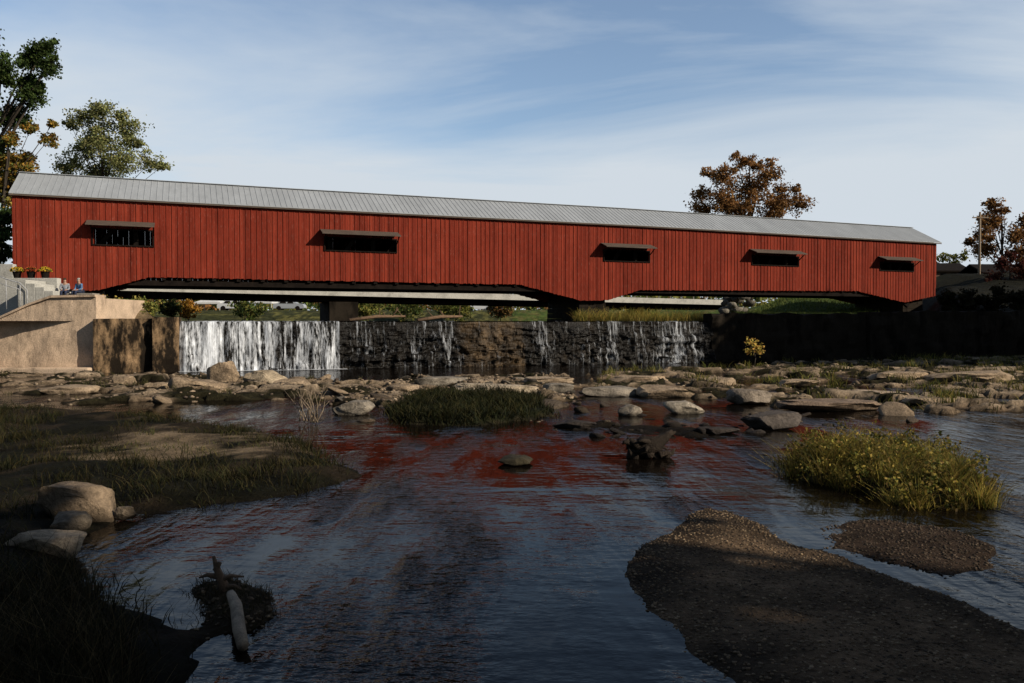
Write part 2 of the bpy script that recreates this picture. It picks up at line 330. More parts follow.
# windows
for (a,b_,z0,z1) in wins:
    fr=MB(); 
    fr.box(a-.06,b_+.06,-.09,.05,z0-.08,z0); fr.box(a-.06,b_+.06,-.09,.05,z1,z1+.08); fr.box(a-.07,a,-.085,.05,z0-.07,z1+.07); fr.box(b_,b_+.07,-.085,.05,z0-.07,z1+.07)
    w_=fr.build('window_frame',DARKW,br)
    aw=MB(); t=.06; o0=(a-.32,b_+.12)
    for k in range(3):
        p0=k/3; p1=(k+1)/3-.01; O=-1.0
        def P(s,q,zz): return (s,-.05+O*q,z1+.50-.34*q+zz)
        aw.hexa([P(o0[0],p1,0),P(o0[1],p1,0),P(o0[1],p0,0),P(o0[0],p0,0),P(o0[0],p1,t),P(o0[1],p1,t),P(o0[1],p0,t),P(o0[0],p0,t)])
    aw.build('awning',WOODG,w_)
    for s_ in (a-.05,b_+.05):
        st=MB(); st.beam((s_,-.08,z1-.25),(s_,-.8,z1+.22),.06,.06); st.build('awning_bracket',DARKW,w_)
# floor, chords, trusses
mb=MB(); fz=float(np.interp(L/3,ps,pz))+.25
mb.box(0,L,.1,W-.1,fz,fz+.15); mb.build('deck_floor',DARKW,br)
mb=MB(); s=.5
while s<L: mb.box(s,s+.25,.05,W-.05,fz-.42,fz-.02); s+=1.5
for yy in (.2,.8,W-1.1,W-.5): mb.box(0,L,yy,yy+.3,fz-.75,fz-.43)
mb.build('floor_beam',DARKW,br)
for yy in (.35,W-.55):
    mb=MB(); s=.4
    while s<L-3:
        mb.box(s,s+.28,yy,yy+.25,fz+.15,ez(s)-.1); mb.beam((s+.2,yy+.12,fz+.3),(s+2.9,yy+.12,ez(s)-.3),.2,.28); s+=3
    mb.box(0,L,yy,yy+.3,ez(L/2)-.6,ez(L/2)-.25)
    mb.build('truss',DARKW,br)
pier_s=[wallp(93,290)[0]-.5,wallp(595,300)[0],wallp(912,302)[0]]
for yy in (.5,W-.8):
    for a,b_ in ((pier_s[0],pier_s[1]),(pier_s[1],pier_s[2])):
        mb=MB(); pts=[(a+(b_-a)*k/24,yy,fz-1.5+5.6*math.sin(math.pi*k/24)**.9) for k in range(25)]
        for p,q in zip(pts,pts[1:]): mb.beam(p,q,.35,.45)
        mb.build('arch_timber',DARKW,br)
for s0,s1 in ((-.06,0),(L,L+.06)):
    mb=MB(); top=ez(s0 if s0>=0 else 0); y_=0
    while y_<W-.01:
        e=min(y_+.31,W); mid=(y_+e)/2; zt=top+rise*(1-abs(mid-W/2)/(W/2+ov))-.2; zb=fz+.2 if (mid<.8 or mid>W-.8) else fz+2.5
        mb.box(s0,s1,y_+.005,e-.005,zb,zt); y_=e
    mb.build('portal_wall',SID,br)
for s0 in (.05,L-.12):
    mb=MB(); mb.box(s0,s0+.07,.3,W-.3,fz+.2,fz+4.2); mb.build('portal_blocker',DARKW,br)  # added panel that blocks sky light behind the end window
def stone_block_pier(name,s,w,d0,d1,z0,z1,label,mat=CONCG,batter=.3):
    mb=MB(); h=.42; zz=z0; r=random.Random(int(s*10))
    while zz<z1-.01:
        t=min(zz+h,z1); k=(z1-zz)*batter*.15; x_=s-w/2-k
        while x_<s+w/2+k-.05:
            e=min(x_+r.uniform(.5,.95),s+w/2+k); j=r.uniform(0,.04); mb.box(x_+.01,e-.01,d0-k-j,d1+k+j,zz+.008,t-.008); x_=e
        zz=t
    o=mb.build(name,mat); o.location=(A.x,A.y,0); o.rotation_euler=(0,0,ANG)
    return tag(o,label,'bridge pier')
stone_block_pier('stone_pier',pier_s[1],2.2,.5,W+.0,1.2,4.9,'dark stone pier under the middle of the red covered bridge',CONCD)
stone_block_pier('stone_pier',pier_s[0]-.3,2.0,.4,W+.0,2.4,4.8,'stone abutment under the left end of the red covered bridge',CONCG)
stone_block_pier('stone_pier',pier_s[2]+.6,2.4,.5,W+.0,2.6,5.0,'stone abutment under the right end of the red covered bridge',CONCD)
# ---------------------------------------------------------------- road bridge behind
P0=aty(165,285,72); P1=aty(728,300,95)
D=(P1-P0); dU=Vector((D.x,D.y,0)).normalized(); dN=Vector((dU.y,-dU.x,0))
rb=empty('road_bridge',(P0.x,P0.y,2)); tag(rb,'low pale concrete road bridge seen beneath the red covered bridge','bridge')
def off(p,n,zz): q=p+dN*n; return (q.x-P0.x,q.y-P0.y,q.z-2+zz)
P00=P0-D*.25
mb=MB(); mb.hexa([off(P00,0,-.6),off(P1,0,-.6),off(P1,-7,-.6),off(P00,-7,-.6),off(P00,0,.0),off(P1,0,.0),off(P1,-7,.0),off(P00,-7,.0)]); mb.build('deck',CONCW,rb)
for n_ in (-.8,-3,-5.5):
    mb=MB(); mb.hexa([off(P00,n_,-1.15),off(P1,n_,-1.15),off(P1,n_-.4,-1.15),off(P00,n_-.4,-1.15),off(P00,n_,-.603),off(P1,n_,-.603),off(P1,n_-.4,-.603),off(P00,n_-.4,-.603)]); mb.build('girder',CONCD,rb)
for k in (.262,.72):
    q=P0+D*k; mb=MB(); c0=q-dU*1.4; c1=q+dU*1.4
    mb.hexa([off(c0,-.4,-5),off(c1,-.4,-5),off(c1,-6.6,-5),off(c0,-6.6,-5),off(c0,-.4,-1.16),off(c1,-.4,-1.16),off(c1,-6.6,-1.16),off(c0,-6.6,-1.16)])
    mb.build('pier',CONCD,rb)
mb=MB()
for k in range(40):
    q=P0+D*(k/39.); mb.beam(off(q,-.2,.0),off(q,-.2,.7),.12,.12)
mb.beam(off(P0,-.2,.7),off(P1,-.2,.7),.12,.12); mb.beam(off(P0,-.2,.4),off(P1,-.2,.4),.08,.1); mb.build('railing',CONCG,rb)
# ---------------------------------------------------------------- dam
def dpt(px):
    d=ray(px,322); t=48.37/(d.y-.316*d.x); return Vector((d.x*t,d.y*t,0))
dU2=Vector((1,.316,0)).normalized(); dN2=Vector((dU2.y,-dU2.x,0)); DANG=math.atan2(dU2.y,dU2.x)
def ds(px): return (dpt(px)-dpt(178)).dot(dU2)
O=dpt(178)
def damout(s,zz,v,amp=.42):
    led=math.floor(zz*2.4+1.3*mn.noise(Vector((s*.35,0,8))))/2.4
    n_=mn.fractal(Vector((s*.55,led*1.1,0)),1,2,5)+.5*mn.fractal(Vector((s*2.2,zz*3,7)),1,2,4)+.14*mn.cell(Vector((s*1.3+zz*.3,zz*2.2,4.)))
    return amp*(.35+n_)*(1-v**4)+.55*(1-v)*amp*1.5-.25*(led-1.2)*(1-v**5)*.6+.35, n_
def damface(name,pxa,pxb,ztop,ns,nz,colf,mat,thick=1.2):
    s0,s1=ds(pxa),ds(pxb); V=[];Cc=[];Fa=[]
    for i in range(ns+1):
        s=s0+(s1-s0)*i/ns
        for j in range(nz+1):
            v=j/nz; zt=ztop+.02*(mn.noise(Vector((s*.8,3,1)))); zz=-.35+(zt+.35)*v
            out,n_=damout(s,zz,v); V.append((s,-out,zz)); Cc.append(colf(s,zz,n_))
    for i in range(ns):
        for j in range(nz):
            a_=i*(nz+1)+j; Fa.append((a_,a_+nz+1,a_+nz+2,a_+1))
    n0=len(V)
    for i in range(ns+1):
        s=s0+(s1-s0)*i/ns; V.append((s,thick-.35,ztop)); Cc.append(Cc[i*(nz+1)+nz])
    for i in range(ns): Fa.append((i*(nz+1)+nz,(i+1)*(nz+1)+nz,n0+i+1,n0+i))
    o=npmesh(name,V,Fa,mat,col=np.array(Cc)); o.location=O; o.rotation_euler=(0,0,DANG); return o
sA,sB=ds(466),ds(520)
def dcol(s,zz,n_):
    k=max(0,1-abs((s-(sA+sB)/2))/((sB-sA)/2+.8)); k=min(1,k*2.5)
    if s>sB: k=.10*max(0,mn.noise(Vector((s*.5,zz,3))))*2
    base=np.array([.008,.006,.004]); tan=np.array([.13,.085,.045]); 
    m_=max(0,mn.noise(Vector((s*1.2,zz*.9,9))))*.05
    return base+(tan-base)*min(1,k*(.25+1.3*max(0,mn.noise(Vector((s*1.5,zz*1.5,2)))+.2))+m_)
WET=m_attr('wet_rock',.45,2.0,.8,.1,.22,.3,(1,1,.5),9)
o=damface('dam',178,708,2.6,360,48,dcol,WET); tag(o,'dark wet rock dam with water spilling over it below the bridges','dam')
def wallseg(name,pxa,pxb,zt,mat,label,yo=.6,th=1.0,slope=0,am=.12):
    s0,s1=ds(pxa),ds(pxb); n=max(6,int((s1-s0)/.25)); V=[];Fa=[]; m_=12
    for i in range(n+1):
        s=s0+(s1-s0)*i/n
        for j in range(m_+1):
            zz=-.4+(zt+slope*i/n+.4)*j/m_; V.append((s,-yo-.10*(1-j/m_)+am*mn.fractal(Vector((s*.9,zz*.9,2)),1,2,4),zz+(am*.7*mn.fractal(Vector((s*.7,0,3)),1,2,3) if j==m_ else 0)))
        V.append((s,-yo+th,zt+slope*i/n)); V.append((s,-yo+th,-.4))
    w=m_+3
    for i in range(n):
        for j in range(w): 
            a_=i*w+j; b_=i*w+(j+1)%w; Fa.append((a_,a_+w,b_+w,b_))
    Fa.append(tuple(range(w))); Fa.append(tuple(n*w+k for k in range(w))[::-1])
    o=npmesh(name,V,Fa,mat); o.location=O; o.rotation_euler=(0,0,DANG); return tag(o,label,'wall')
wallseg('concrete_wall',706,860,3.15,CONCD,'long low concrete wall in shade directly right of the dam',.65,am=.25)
wallseg('concrete_wall',860.5,1120,3.3,CONCD,'shaded concrete river wall at the far right edge, below the right bank',.95,1.3,.2,.25)
wallseg('concrete_wall',155,180.5,2.85,CONCS,'narrow tan concrete pillar wall touching the left side of the waterfall',1.15,1.6,am=.15)
wallseg('concrete_wall',96,154.5,2.78,CONCS,'rust stained concrete wall with dark seep streaks beside the big abutment',.75,1.3,am=.12)
def fall(pxa,pxb,lo,hi,label,out=.55,zt=2.66,sc=5.,hug=False,mx_=.95):
    s0,s1=ds(pxa),ds(pxb); ns=int((s1-s0)/.1); V=[];Fa=[]; nz=24
    for i in range(ns+1):
        s=s0+(s1-s0)*i/ns
        for j in range(nz+1):
            v=j/nz; zz=zt*(1-v**1.3)
            if hug:
                o2,_=damout(s,zz,min(1,max(0,(zz+.35)/2.95))); o_=max(o2+.07,.45+.15*v)
            else:
                q=.16*mn.fractal(Vector((s*2.2,v*.6,1.7)),1,2,4)+.12*mn.noise(Vector((s*.6,0,5)))
                o2,_=damout(s,zz,min(1,max(0,(zz+.35)/2.95))); o_=max(o2+.06,.55+out*(v**.6)+q*(v**.5)*1.5)
            V.append((s,-o_ if v>0 else .1,zz if v<1 else -.02))
    for i in range(ns):
        for j in range(nz):
            a_=i*(nz+1)+j; Fa.append((a_,a_+1,a_+nz+2,a_+nz+1))
    o=npmesh('waterfall',V,Fa,m_fall('fall_water_%d'%pxa,lo,hi,sc,mx_),smooth=True); o.location=O; o.rotation_euler=(0,0,DANG)
    return tag(o,label,'waterfall',kind='structure')
fall(181,338,.462,.605,'broad white curtain of falling water at the left of the dam',.55,mx_=1,sc=6)
fall(338,462,.53,.74,'thin broken streams trickling down the dark middle of the dam',.75,sc=6.,hug=True)
fall(462,525,.57,.80,'barely visible trickles over the tan rock face',.7,sc=6.,hug=True)
fall(525,630,.53,.76,'faint thin streams right of the tan rock face',.7,sc=6.,hug=True)
fall(630,700,.50,.70,'pale thin waterfall at the right end of the dam',.7,sc=6.,hug=True)
V=[];Fa=[];n=60
for i in range(n+1):
    s=ds(180)+(ds(345)-ds(180))*i/n; V+= [(s,-.7,.012),(s,-2.6-.5*mn.noise(Vector((s,1,1))),.012)]
for i in range(n): Fa.append((2*i,2*i+1,2*i+3,2*i+2))
m,nt,b=mk('foam'); b.inputs['Base Color'].default_value=(.7,.72,.75,1); t=tex(nt,2.2,(1,1.5,1),7,.7)
tc=N(nt,'ShaderNodeTexCoord'); sp=N(nt,'ShaderNodeSeparateXYZ'); nt.links.new(tc.outputs['Object'],sp.inputs[0])
mr=N(nt,'ShaderNodeMapRange'); mr.inputs[1].default_value=-2.7; mr.inputs[2].default_value=-.8; mr.inputs[3].default_value=-.35; mr.inputs[4].default_value=.2; nt.links.new(sp.outputs[1],mr.inputs[0])
ad=N(nt,'ShaderNodeMath',operation='ADD'); nt.links.new(t,ad.inputs[0]); nt.links.new(mr.outputs[0],ad.inputs[1]); al=ramp(nt,ad.outputs[0],[(.42,0),(.6,.9)]); nt.links.new(al,b.inputs['Alpha'])
o=npmesh('foam',V,Fa,m); o.location=O; o.rotation_euler=(0,0,DANG); tag(o,'white foam churned up at the foot of the waterfall','foam',kind='stuff')
# ---------------------------------------------------------------- left abutment
def bevel(o,w=.04,seg=2):
    md=o.modifiers.new('b','BEVEL'); md.width=w; md.segments=seg; md.limit_method='ANGLE'; return o
Y0=41.4
def X_(px,Y=Y0): return (px-512)/F*Y
ab=empty('concrete_abutment',(X_(50),Y0,0)); tag(ab,'massive tan concrete abutment block at the left edge with a sloping top','abutment')
ox=X_(50)
pts=[(X_(-70),2.45),(X_(0),2.75),(X_(30),3.45),(X_(52),3.85),(X_(96.5),3.9)]
V=[];Fa=[];nd=20
def topz(x): return float(np.interp(x,[p[0] for p in pts],[p[1] for p in pts]))
NX=80
for i in range(NX+1):
    x_=pts[0][0]+(pts[-1][0]-pts[0][0])*i/NX; T=topz(x_)
    for j in range(nd+1):
        zz=-.4+(T+.4)*j/nd; V.append((x_-ox,-.20*(1-j/nd)+.07*mn.fractal(Vector((x_*.8,zz*.8,5)),1,2,5),zz))
    V.append((x_-ox,.9,T)); V.append((x_-ox,.95,-.4))
w=nd+3
for i in range(NX):
    for j in range(w):
        a_=i*w+j; b2=i*w+(j+1)%w; Fa.append((a_,a_+w,b2+w,b2))
Fa.append(tuple(range(w))); Fa.append(tuple(NX*w+k for k in range(w))[::-1])
npmesh('face_wall',V,Fa,CONC,ab)
mb=MB()
for (a_,b_) in zip(pts,pts[1:]):
    mb.hexa([(a_[0]-ox,-.12,a_[1]+.003),(b_[0]-ox,-.12,b_[1]+.003),(b_[0]-ox,1.0,b_[1]+.003),(a_[0]-ox,1.0,a_[1]+.003),(a_[0]-ox,-.12,a_[1]+.12),(b_[0]-ox,-.12,b_[1]+.12),(b_[0]-ox,1.0,b_[1]+.12),(a_[0]-ox,1.0,a_[1]+.12)])
mb.build('coping',CONC,ab)
mb=MB(); mb.box(X_(96)-.9-ox,X_(96)-ox,.96,5.5,-.4,3.85); mb.build('return_wall',CONC,ab)
mb=MB(); mb.box(X_(-70)-ox,X_(98)-ox,-1.0,-.25,-.3,.28); bevel(mb.build('footing',CONC,ab),.08)
def boxthing(name,x0,x1,y0,y1,z0,z1,mat,label,cat):
    cx,cy=(x0+x1)/2,(y0+y1)/2; mb=MB(); mb.box(x0-cx,x1-cx,y0-cy,y1-cy,0,z1-z0); o=bevel(mb.build(name,mat),.03); o.location=(cx,cy,z0); return tag(o,label,cat)
boxthing('retaining_wall',X_(-60,45.6),X_(58,45.6),45.6,46.0,2.4,aty(30,278,45.6).z,CONCW,'lower pale retaining wall behind the sloping abutment','wall')
boxthing('retaining_wall',X_(-60,46.6),X_(14,46.6),46.6,46.95,2.4,aty(5,264,46.6).z,CONCW,'short upper pale wall at the left edge below the bridge end','wall')
boxthing('seat_ledge',X_(56,44.6),X_(95,44.6),44.4,45.2,2.4,4.2,CONCG,'low concrete ledge two people sit on beside the bridge','ledge')
for k in range(4):
    boxthing('stair_step',X_(22+k*9,44),X_(31+k*9,44),43.6,45.5,2.4,4.9-k*.2,CONCW,['highest pale concrete step','second highest pale concrete step','third pale concrete step from the top','lowest pale concrete step'][k]+' behind the sloping abutment at the left','step')
PM_=m_simple('pale_metal',(.45,.46,.48),.5)
rl=empty('handrail',(X_(8,43.5),43.5,3.8)); tag(rl,'thin metal handrail on the steps at the left edge','railing')
p=[aty(-15,270,43.5),aty(6,279,43.5),aty(20,283,43.5),aty(27,290,43.5)]; q0=Vector((X_(8,43.5),43.5,3.8))
mb=MB(); mb.tube([v-q0 for v in p],[.03]*4,6); mb.build('rail',PM_,rl,True)
mb=MB(); mb.tube([v-q0-Vector((0,0,.35)) for v in p[:3]],[.02]*3,6); mb.build('rail',PM_,rl,True)
for v in p[1:]:
    mb=MB(); mb.tube([v-q0,Vector((v.x,v.y,3.3))-q0],[.025,.025],6); mb.build('post',PM_,rl,True)
# ---------------------------------------------------------------- foliage
def leafmesh(name,cents,size,cols,mat,parent=None,loc=(0,0,0),aspect=.7):
    n=len(cents); a=rng.normal(size=(n,3)); a/=np.linalg.norm(a,axis=1)[:,None]; b=rng.normal(size=(n,3)); b-=a*(a*b).sum(1)[:,None]; b/=np.linalg.norm(b,axis=1)[:,None]
    s=(size*rng.uniform(.6,1.4,n))[:,None]/2; a=a*s; b=b*s*aspect
    V=np.stack([cents-a,cents-b*1,cents+a,cents+b],1).reshape(-1,3)-np.array(loc); Q=np.arange(4*n).reshape(n,4)
    return npmesh(name,V,Q,mat,parent,col=np.repeat(cols,4,0))
def palette(n,pal):
    pal=np.array(pal); i=rng.integers(0,len(pal),n); j=rng.integers(0,len(pal),n); t=rng.random(n)[:,None]
    return pal[i]*t+pal[j]*(1-t)
def tree(name,label,cat,clumps,Yd,basepx,basez,pal,leaf,per,depth=1.0,group=None,trunk_r=.3,dens=1,limbs=True):
    pts=[];cl=[]
    bx=(basepx-512)/F*Yd; base=Vector((bx,Yd,basez)); cents=[]; k=Yd/F
    for (px,py,r) in clumps:
        c=aty(px,py,Yd); rr=r*k; c.y+=random.uniform(-1,1)*depth*rr*1.5; cents.append((c,rr))
        nsub=max(5,int(7+r*1.0))
        for s in range(nsub):
            d=Vector(rng.normal(size=3)); d.normalize(); sc=c+Vector((d.x,d.y*depth,d.z*.85))*rr*random.uniform(.2,1.08); sr=rr*random.uniform(.12,.36)
            n=int(per*(r/15)**1.1*dens)
            P_=np.array(sc)+rng.normal(size=(n,3))*sr*np.array([1,1,.7])
            pts.append(P_); shade=random.uniform(.45,1.35); cl.append(palette(n,pal)*shade)
    e=empty(name,base); tag(e,label,cat,group)
    leafmesh('crown',np.concatenate(pts),leaf,np.concatenate(cl),LEAF,e,tuple(base))
    mb=MB(); zc=sum(c.z for c,_ in cents)/len(cents); xc=sum(c.x for c,_ in cents)/len(cents)
    top=max(c.z for c,_ in cents); cx=Vector((bx+(xc-bx)*.6,Yd,zc))-base
    mb.tube([(0,0,-.3),cx*.35+Vector((.1,0,0)),cx*.7,cx,Vector((cx.x*1.05,0,(top-basez)*.95))],[trunk_r,trunk_r*.8,trunk_r*.6,trunk_r*.42,trunk_r*.1],7)
    if limbs:
        for c,rr in cents:
            t=min(.95,max(.3,(c.z-basez)/(top-basez)*.75)); s=Vector((cx.x*t,0,(zc-basez)*t*1.0)); e_=c-base
            m_=(s+e_)/2+Vector((random.uniform(-.3,.3)*rr,0,random.uniform(-.1,.4)*rr))
            mb.tube([s,m_,e_],[trunk_r*.3,trunk_r*.18,trunk_r*.06],5)
            for q in range(4):
                d=Vector(rng.normal(size=3)).normalized()*rr*.9; mb.tube([e_*.8+m_*.2,e_+d*.5,e_+d],[trunk_r*.10,trunk_r*.06,trunk_r*.02],4)
    mb.build('trunk',BARK,e,True); return e
G1=[(.05,.085,.02),(.08,.11,.03),(.03,.05,.015)]; YG=[(.20,.20,.05),(.12,.16,.04),(.28,.24,.06)]; OR=[(.40,.20,.03),(.50,.30,.05),(.30,.14,.03)]
BR=[(.30,.145,.05),(.22,.11,.04),(.38,.21,.075),(.17,.09,.04)]; GP=[(.25,.27,.10),(.16,.19,.07),(.34,.31,.13)]
tree('tall_tree','tall dark green tree rising highest at the upper left corner','tree',[(38,42,12),(22,52,14),(46,66,12),(10,74,17),(28,96,12),(-20,60,26),(-25,110,30),(4,112,16),(38,86,7),(20,80,12),(-10,150,22),(54,60,5)],57,-25,4,G1,.20,80,.8,trunk_r=.4)
tree('tree','light green airy tree behind the left end of the bridge roof','tree',[(85,122,11),(108,114,12),(128,132,15),(146,160,12),(76,146,14),(102,140,20),(62,162,13),(120,162,20),(90,168,20),(72,124,8),(122,118,8),(160,164,6),(100,108,6),(140,144,8)],72,100,3.7,GP,.19,80,.9,trunk_r=.2)
tree('tree','orange and yellow autumn tree at the left edge beside the bridge','tree',[(0,162,14),(20,158,11),(12,178,16),(4,195,16),(28,168,7),(-20,180,20),(45,140,8),(28,128,8),(55,125,5),(12,140,8)],56,-5,4.5,OR+YG,.18,80,.8,trunk_r=.2)
tree('bush','dark green bushy growth filling the left edge below the orange tree','bush',[(2,215,9),(4,235,9),(-15,225,18),(0,252,9),(-20,255,16)],53,-8,5,G1,.22,80,.8,trunk_r=.12)
tree('tree','rusty brown autumn tree rising above the bridge roof','tree',[(742,162,10),(720,178,13),(765,176,14),(750,188,20),(699,194,8),(783,196,15),(803,203,11),(722,200,16),(798,188,6),(706,173,6),(772,162,6),(708,208,13),(775,212,16),(740,210,16),(757,164,8),(735,156,5)],112,750,5,BR,.30,85,.9,trunk_r=.4)
tree('tree','thin reddish brown tree at the right edge behind the utility pole','tree',[(996,204,8),(1000,220,13),(982,234,10),(1010,238,13),(971,241,5),(990,248,14),(1022,222,9),(1015,256,13),(1035,240,14),(1003,210,7),(984,217,6)],96,1002,5,BR,.28,80,.8,trunk_r=.24)
tree('tree','small yellow green tree beyond the right end of the bridge','tree',[(943,258,7),(955,262,7),(938,266,6),(962,256,5),(950,270,8)],125,948,4.5,YG,.35,45,.8,trunk_r=.25)
tree('bush','dark maroon bush at the right edge above the river wall','bush',[(1000,264,9),(1016,270,12),(996,279,9),(1022,286,11),(1008,256,6),(1035,275,14),(985,285,7)],84,1010,4.8,[(.10,.025,.022),(.06,.02,.016),(.12,.05,.025)],.25,60,.8,trunk_r=.12)
for px_,w_,lab in [(945,8,'low dark bush on the right bank touching the bridge end'),(968,9,'low dark bush on the right bank, second from the bridge end'),(992,9,'low dark bush on the right bank below the maroon bush'),(1019,11,'low dark bush in the right corner of the right bank')]:
    tree('bush',lab,'bush',[(px_-w_*.8,300,w_*.8),(px_+w_*.8,301,w_*.8),(px_,295,w_*.9),(px_,306,w_*.9)],66,px_,4.0,[(.020,.022,.010),(.035,.028,.014)],.22,60,.8,trunk_r=.06)
for (cx_,w_,pal_,lab,Yd) in [(112,12,YG+OR,'yellow and orange bush just right of the big abutment',46),(140,12,YG,'yellow green bush second from the abutment under the bridge',47),
    (188,9,OR,'small orange bush under the bridge above the waterfall',66),(170,9,G1+YG,'green bush between the yellow green bush and the orange bush',60),(245,12,G1+YG,'green bush behind the pond left of the road bridge pier',98),(360,13,YG,'yellow green bush right of the road bridge pier',98),(405,12,YG+G1,'mixed green bush under the middle of the left span',104),
    (455,14,YG,'yellow green bush under the right half of the left span',104),(500,10,BR+G1,'brownish bush close to the middle pier',100),(640,10,YG+G1,'green bush seen under the right span',108)]:
    tree('bush',lab,'bush',[(cx_-w_*.8,309,w_*.7),(cx_,305,w_*.8),(cx_+w_*.8,308,w_*.7),(cx_+w_*.2,313,w_*.8)],Yd,cx_,2.7,pal_,.14 if Yd<50 else .2 if Yd<90 else .3,45,.8,trunk_r=.06)
P_=[];cl=[]
for k in range(210):
    px=random.uniform(60,1100); Yd=random.uniform(150,230); c=np.array(aty(px,300,Yd)); h=random.uniform(3,9); c[2]=4.5+h*.5
    if 690<px<870 : c[2]-=2
    n=170; P_.append(c+rng.normal(size=(n,3))*np.array([3.2,2,h*.32])); cl.append(palette(n,random.choice([G1,YG,BR,YG]))*random.uniform(.5,1.3))
tag(leafmesh('distant_wood',np.concatenate(P_),.9,np.concatenate(cl),LEAF),'far-off line of autumn trees beyond the mill pond','wood',kind='stuff')
def bank_tree(x_,y_,H,r,nc=46,nl=110):
    base=Vector((x_,y_,float(Hf(x_,y_)))); e=empty('bank_tree',base); tag(e,'tall leafy tree on the near right bank beside the viewer','tree','trees on the near bank')
    pts=[];
    for k in range(nc):
        d=rng.normal(size=3); d/=np.linalg.norm(d); c=np.array([x_,y_,base.z+H*.60])+d*np.array([r,r,H*.36])*random.uniform(.3,1); pts.append(c+rng.normal(size=(nl,3))*r*.17)
    P_=np.concatenate(pts); leafmesh('crown',P_,.55,palette(len(P_),G1+YG),LEAF,e,tuple(base))
    mb=MB(); mb.tube([(0,0,-.5),(.1,0,H*.3),(0,.1,H*.6),(0,0,H*.9)],[.4,.3,.2,.05],8)
    for k in range(9):
        a_=k*2.4; mb.tube([(0,0,H*(.3+.05*k)),(math.cos(a_)*r*.5,math.sin(a_)*r*.5,H*(.42+.05*k)),(math.cos(a_)*r*.9,math.sin(a_)*r*.9,H*(.5+.05*k))],[.15,.09,.03],5)
    mb.build('trunk',BARK,e,True)
for a in [(10,-6,13,4.5),(16,-4.2,14,4.2),(21,-8,15,5),(14,-13,15,5),(4,-10,12,4.5),(27,-6,14,4),(8.5,-2,9,3.5),(44,41,19,5.5,60,170),(50,38.5,21,5.5,60,170),(50,46,19,5.5,60,170),(57,50,20,5.5,60,170),(57,42,22,6,60,170),(64,53,21,6,60,170)]: bank_tree(*a)
# ---------------------------------------------------------------- grasses
def blades(name,P_,h,wd,pal,lean,label,cat='grass',hv=None,shade=None):
    n=len(P_); a=rng.uniform(0,2*math.pi,n); w=np.stack([np.cos(a),np.sin(a),0*a],1)*wd*.5; b=rng.uniform(0,2*math.pi,n); hh=h*rng.uniform(.5,1.15,n)*(1 if hv is None else hv); le=lean*hh*rng.uniform(.2,1.3,n)
    L_=np.stack([np.cos(b)*le,np.sin(b)*le,0*b],1); m_=P_+L_*.35+np.stack([0*hh,0*hh,hh*.6],1); t=P_+L_+np.stack([0*hh,0*hh,hh],1)
    V=np.stack([P_-w,P_+w,m_+w*.7,m_-w*.7,t-w*.15,t+w*.15],1).reshape(-1,3); k=np.arange(n)[:,None]*6
    Q=np.concatenate([k+np.array([[0,1,2,3]]),k+np.array([[3,2,5,4]])],0)
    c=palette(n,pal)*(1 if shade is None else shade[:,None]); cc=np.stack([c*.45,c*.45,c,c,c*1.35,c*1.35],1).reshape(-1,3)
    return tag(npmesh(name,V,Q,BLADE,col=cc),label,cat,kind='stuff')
def scatter(P,n,thr=0.0,ns=.8,seed=3,avoid=None,margin=.1):
    x0,y0=P.min(0); x1,y1=P.max(0)
    x_=rng.uniform(max(x0,-40),min(x1,45),n*6); y_=rng.uniform(max(y0,3),y1,n*6)
    k=(sdf(x_,y_,P)>margin)&(fbm(x_,y_,ns,3,seed)>thr)
    if avoid is not None: k&=sdf(x_,y_,avoid)<0
    x_=x_[k][:n]; y_=y_[k][:n]; return np.stack([x_,y_,Hf(x_,y_)-.02],1)
def clumped(P,nc,per,spread,thr=0,margin=.1,ret=False,**k):
    c=scatter(P,nc,thr,margin=margin,**k); i=np.repeat(np.arange(len(c)),per); q=c[i,:2]+rng.normal(size=(len(i),2))*spread; r=np.stack([q[:,0],q[:,1],Hf(q[:,0],q[:,1])-.02],1)
    return (r,i) if ret else r
YL=[(.33,.26,.045),(.15,.17,.035),(.42,.30,.07),(.07,.085,.02),(.24,.15,.05)]
pg,ig=clumped(PG,170,60,.08,margin=-.1,ret=True); hc=rng.uniform(.35,1.5,400)[ig]; sc_=rng.uniform(.25,1.2,400)[ig]
blades('island_grass',pg,.38,.014,YL,.95,'sunlit yellow green sedge covering the small islet on the right',hv=hc,shade=sc_)
c0=scatter(PG,140,0,margin=-.05); pp=[];cc_=[]
for c in c0:
    n=int(random.uniform(25,75)); h=random.uniform(.2,.66); t=rng.random(n)**.6; lean=rng.normal(size=2)*.15
    pp.append(np.stack([c[0]+lean[0]*t+rng.normal(size=n)*.07,c[1]+lean[1]*t+rng.normal(size=n)*.07,c[2]+t*h],1)); cc_.append(palette(n,YL)*random.uniform(.3,1.3))
tag(leafmesh('island_weed',np.concatenate(pp),.055,np.concatenate(cc_),BLADE),'small yellow weed leaves among the islet sedge','weeds',kind='stuff')
pm_,im_=clumped(PM,230,42,.2,ret=True)
blades('mound_grass',pm_,.24,.03,[(.020,.025,.008),(.045,.038,.012),(.012,.015,.006)],1.0,'dark green grass on the low mound in the middle of the river',hv=rng.uniform(.4,1.5,400)[im_],shade=rng.uniform(.4,1.3,400)[im_])
pb_,ib_=clumped(PA,1300,20,.16,thr=.44,avoid=PT,ret=True)
blades('bank_grass',pb_,.15,.013,[(.028,.03,.010),(.06,.045,.016),(.014,.018,.006)],1.0,'short dark grass over the left bank',hv=rng.uniform(.4,1.9,1400)[ib_],shade=rng.uniform(.4,1.4,1400)[ib_])
pt_,it_=clumped(PT,45,14,.14,margin=-.2,ret=True)
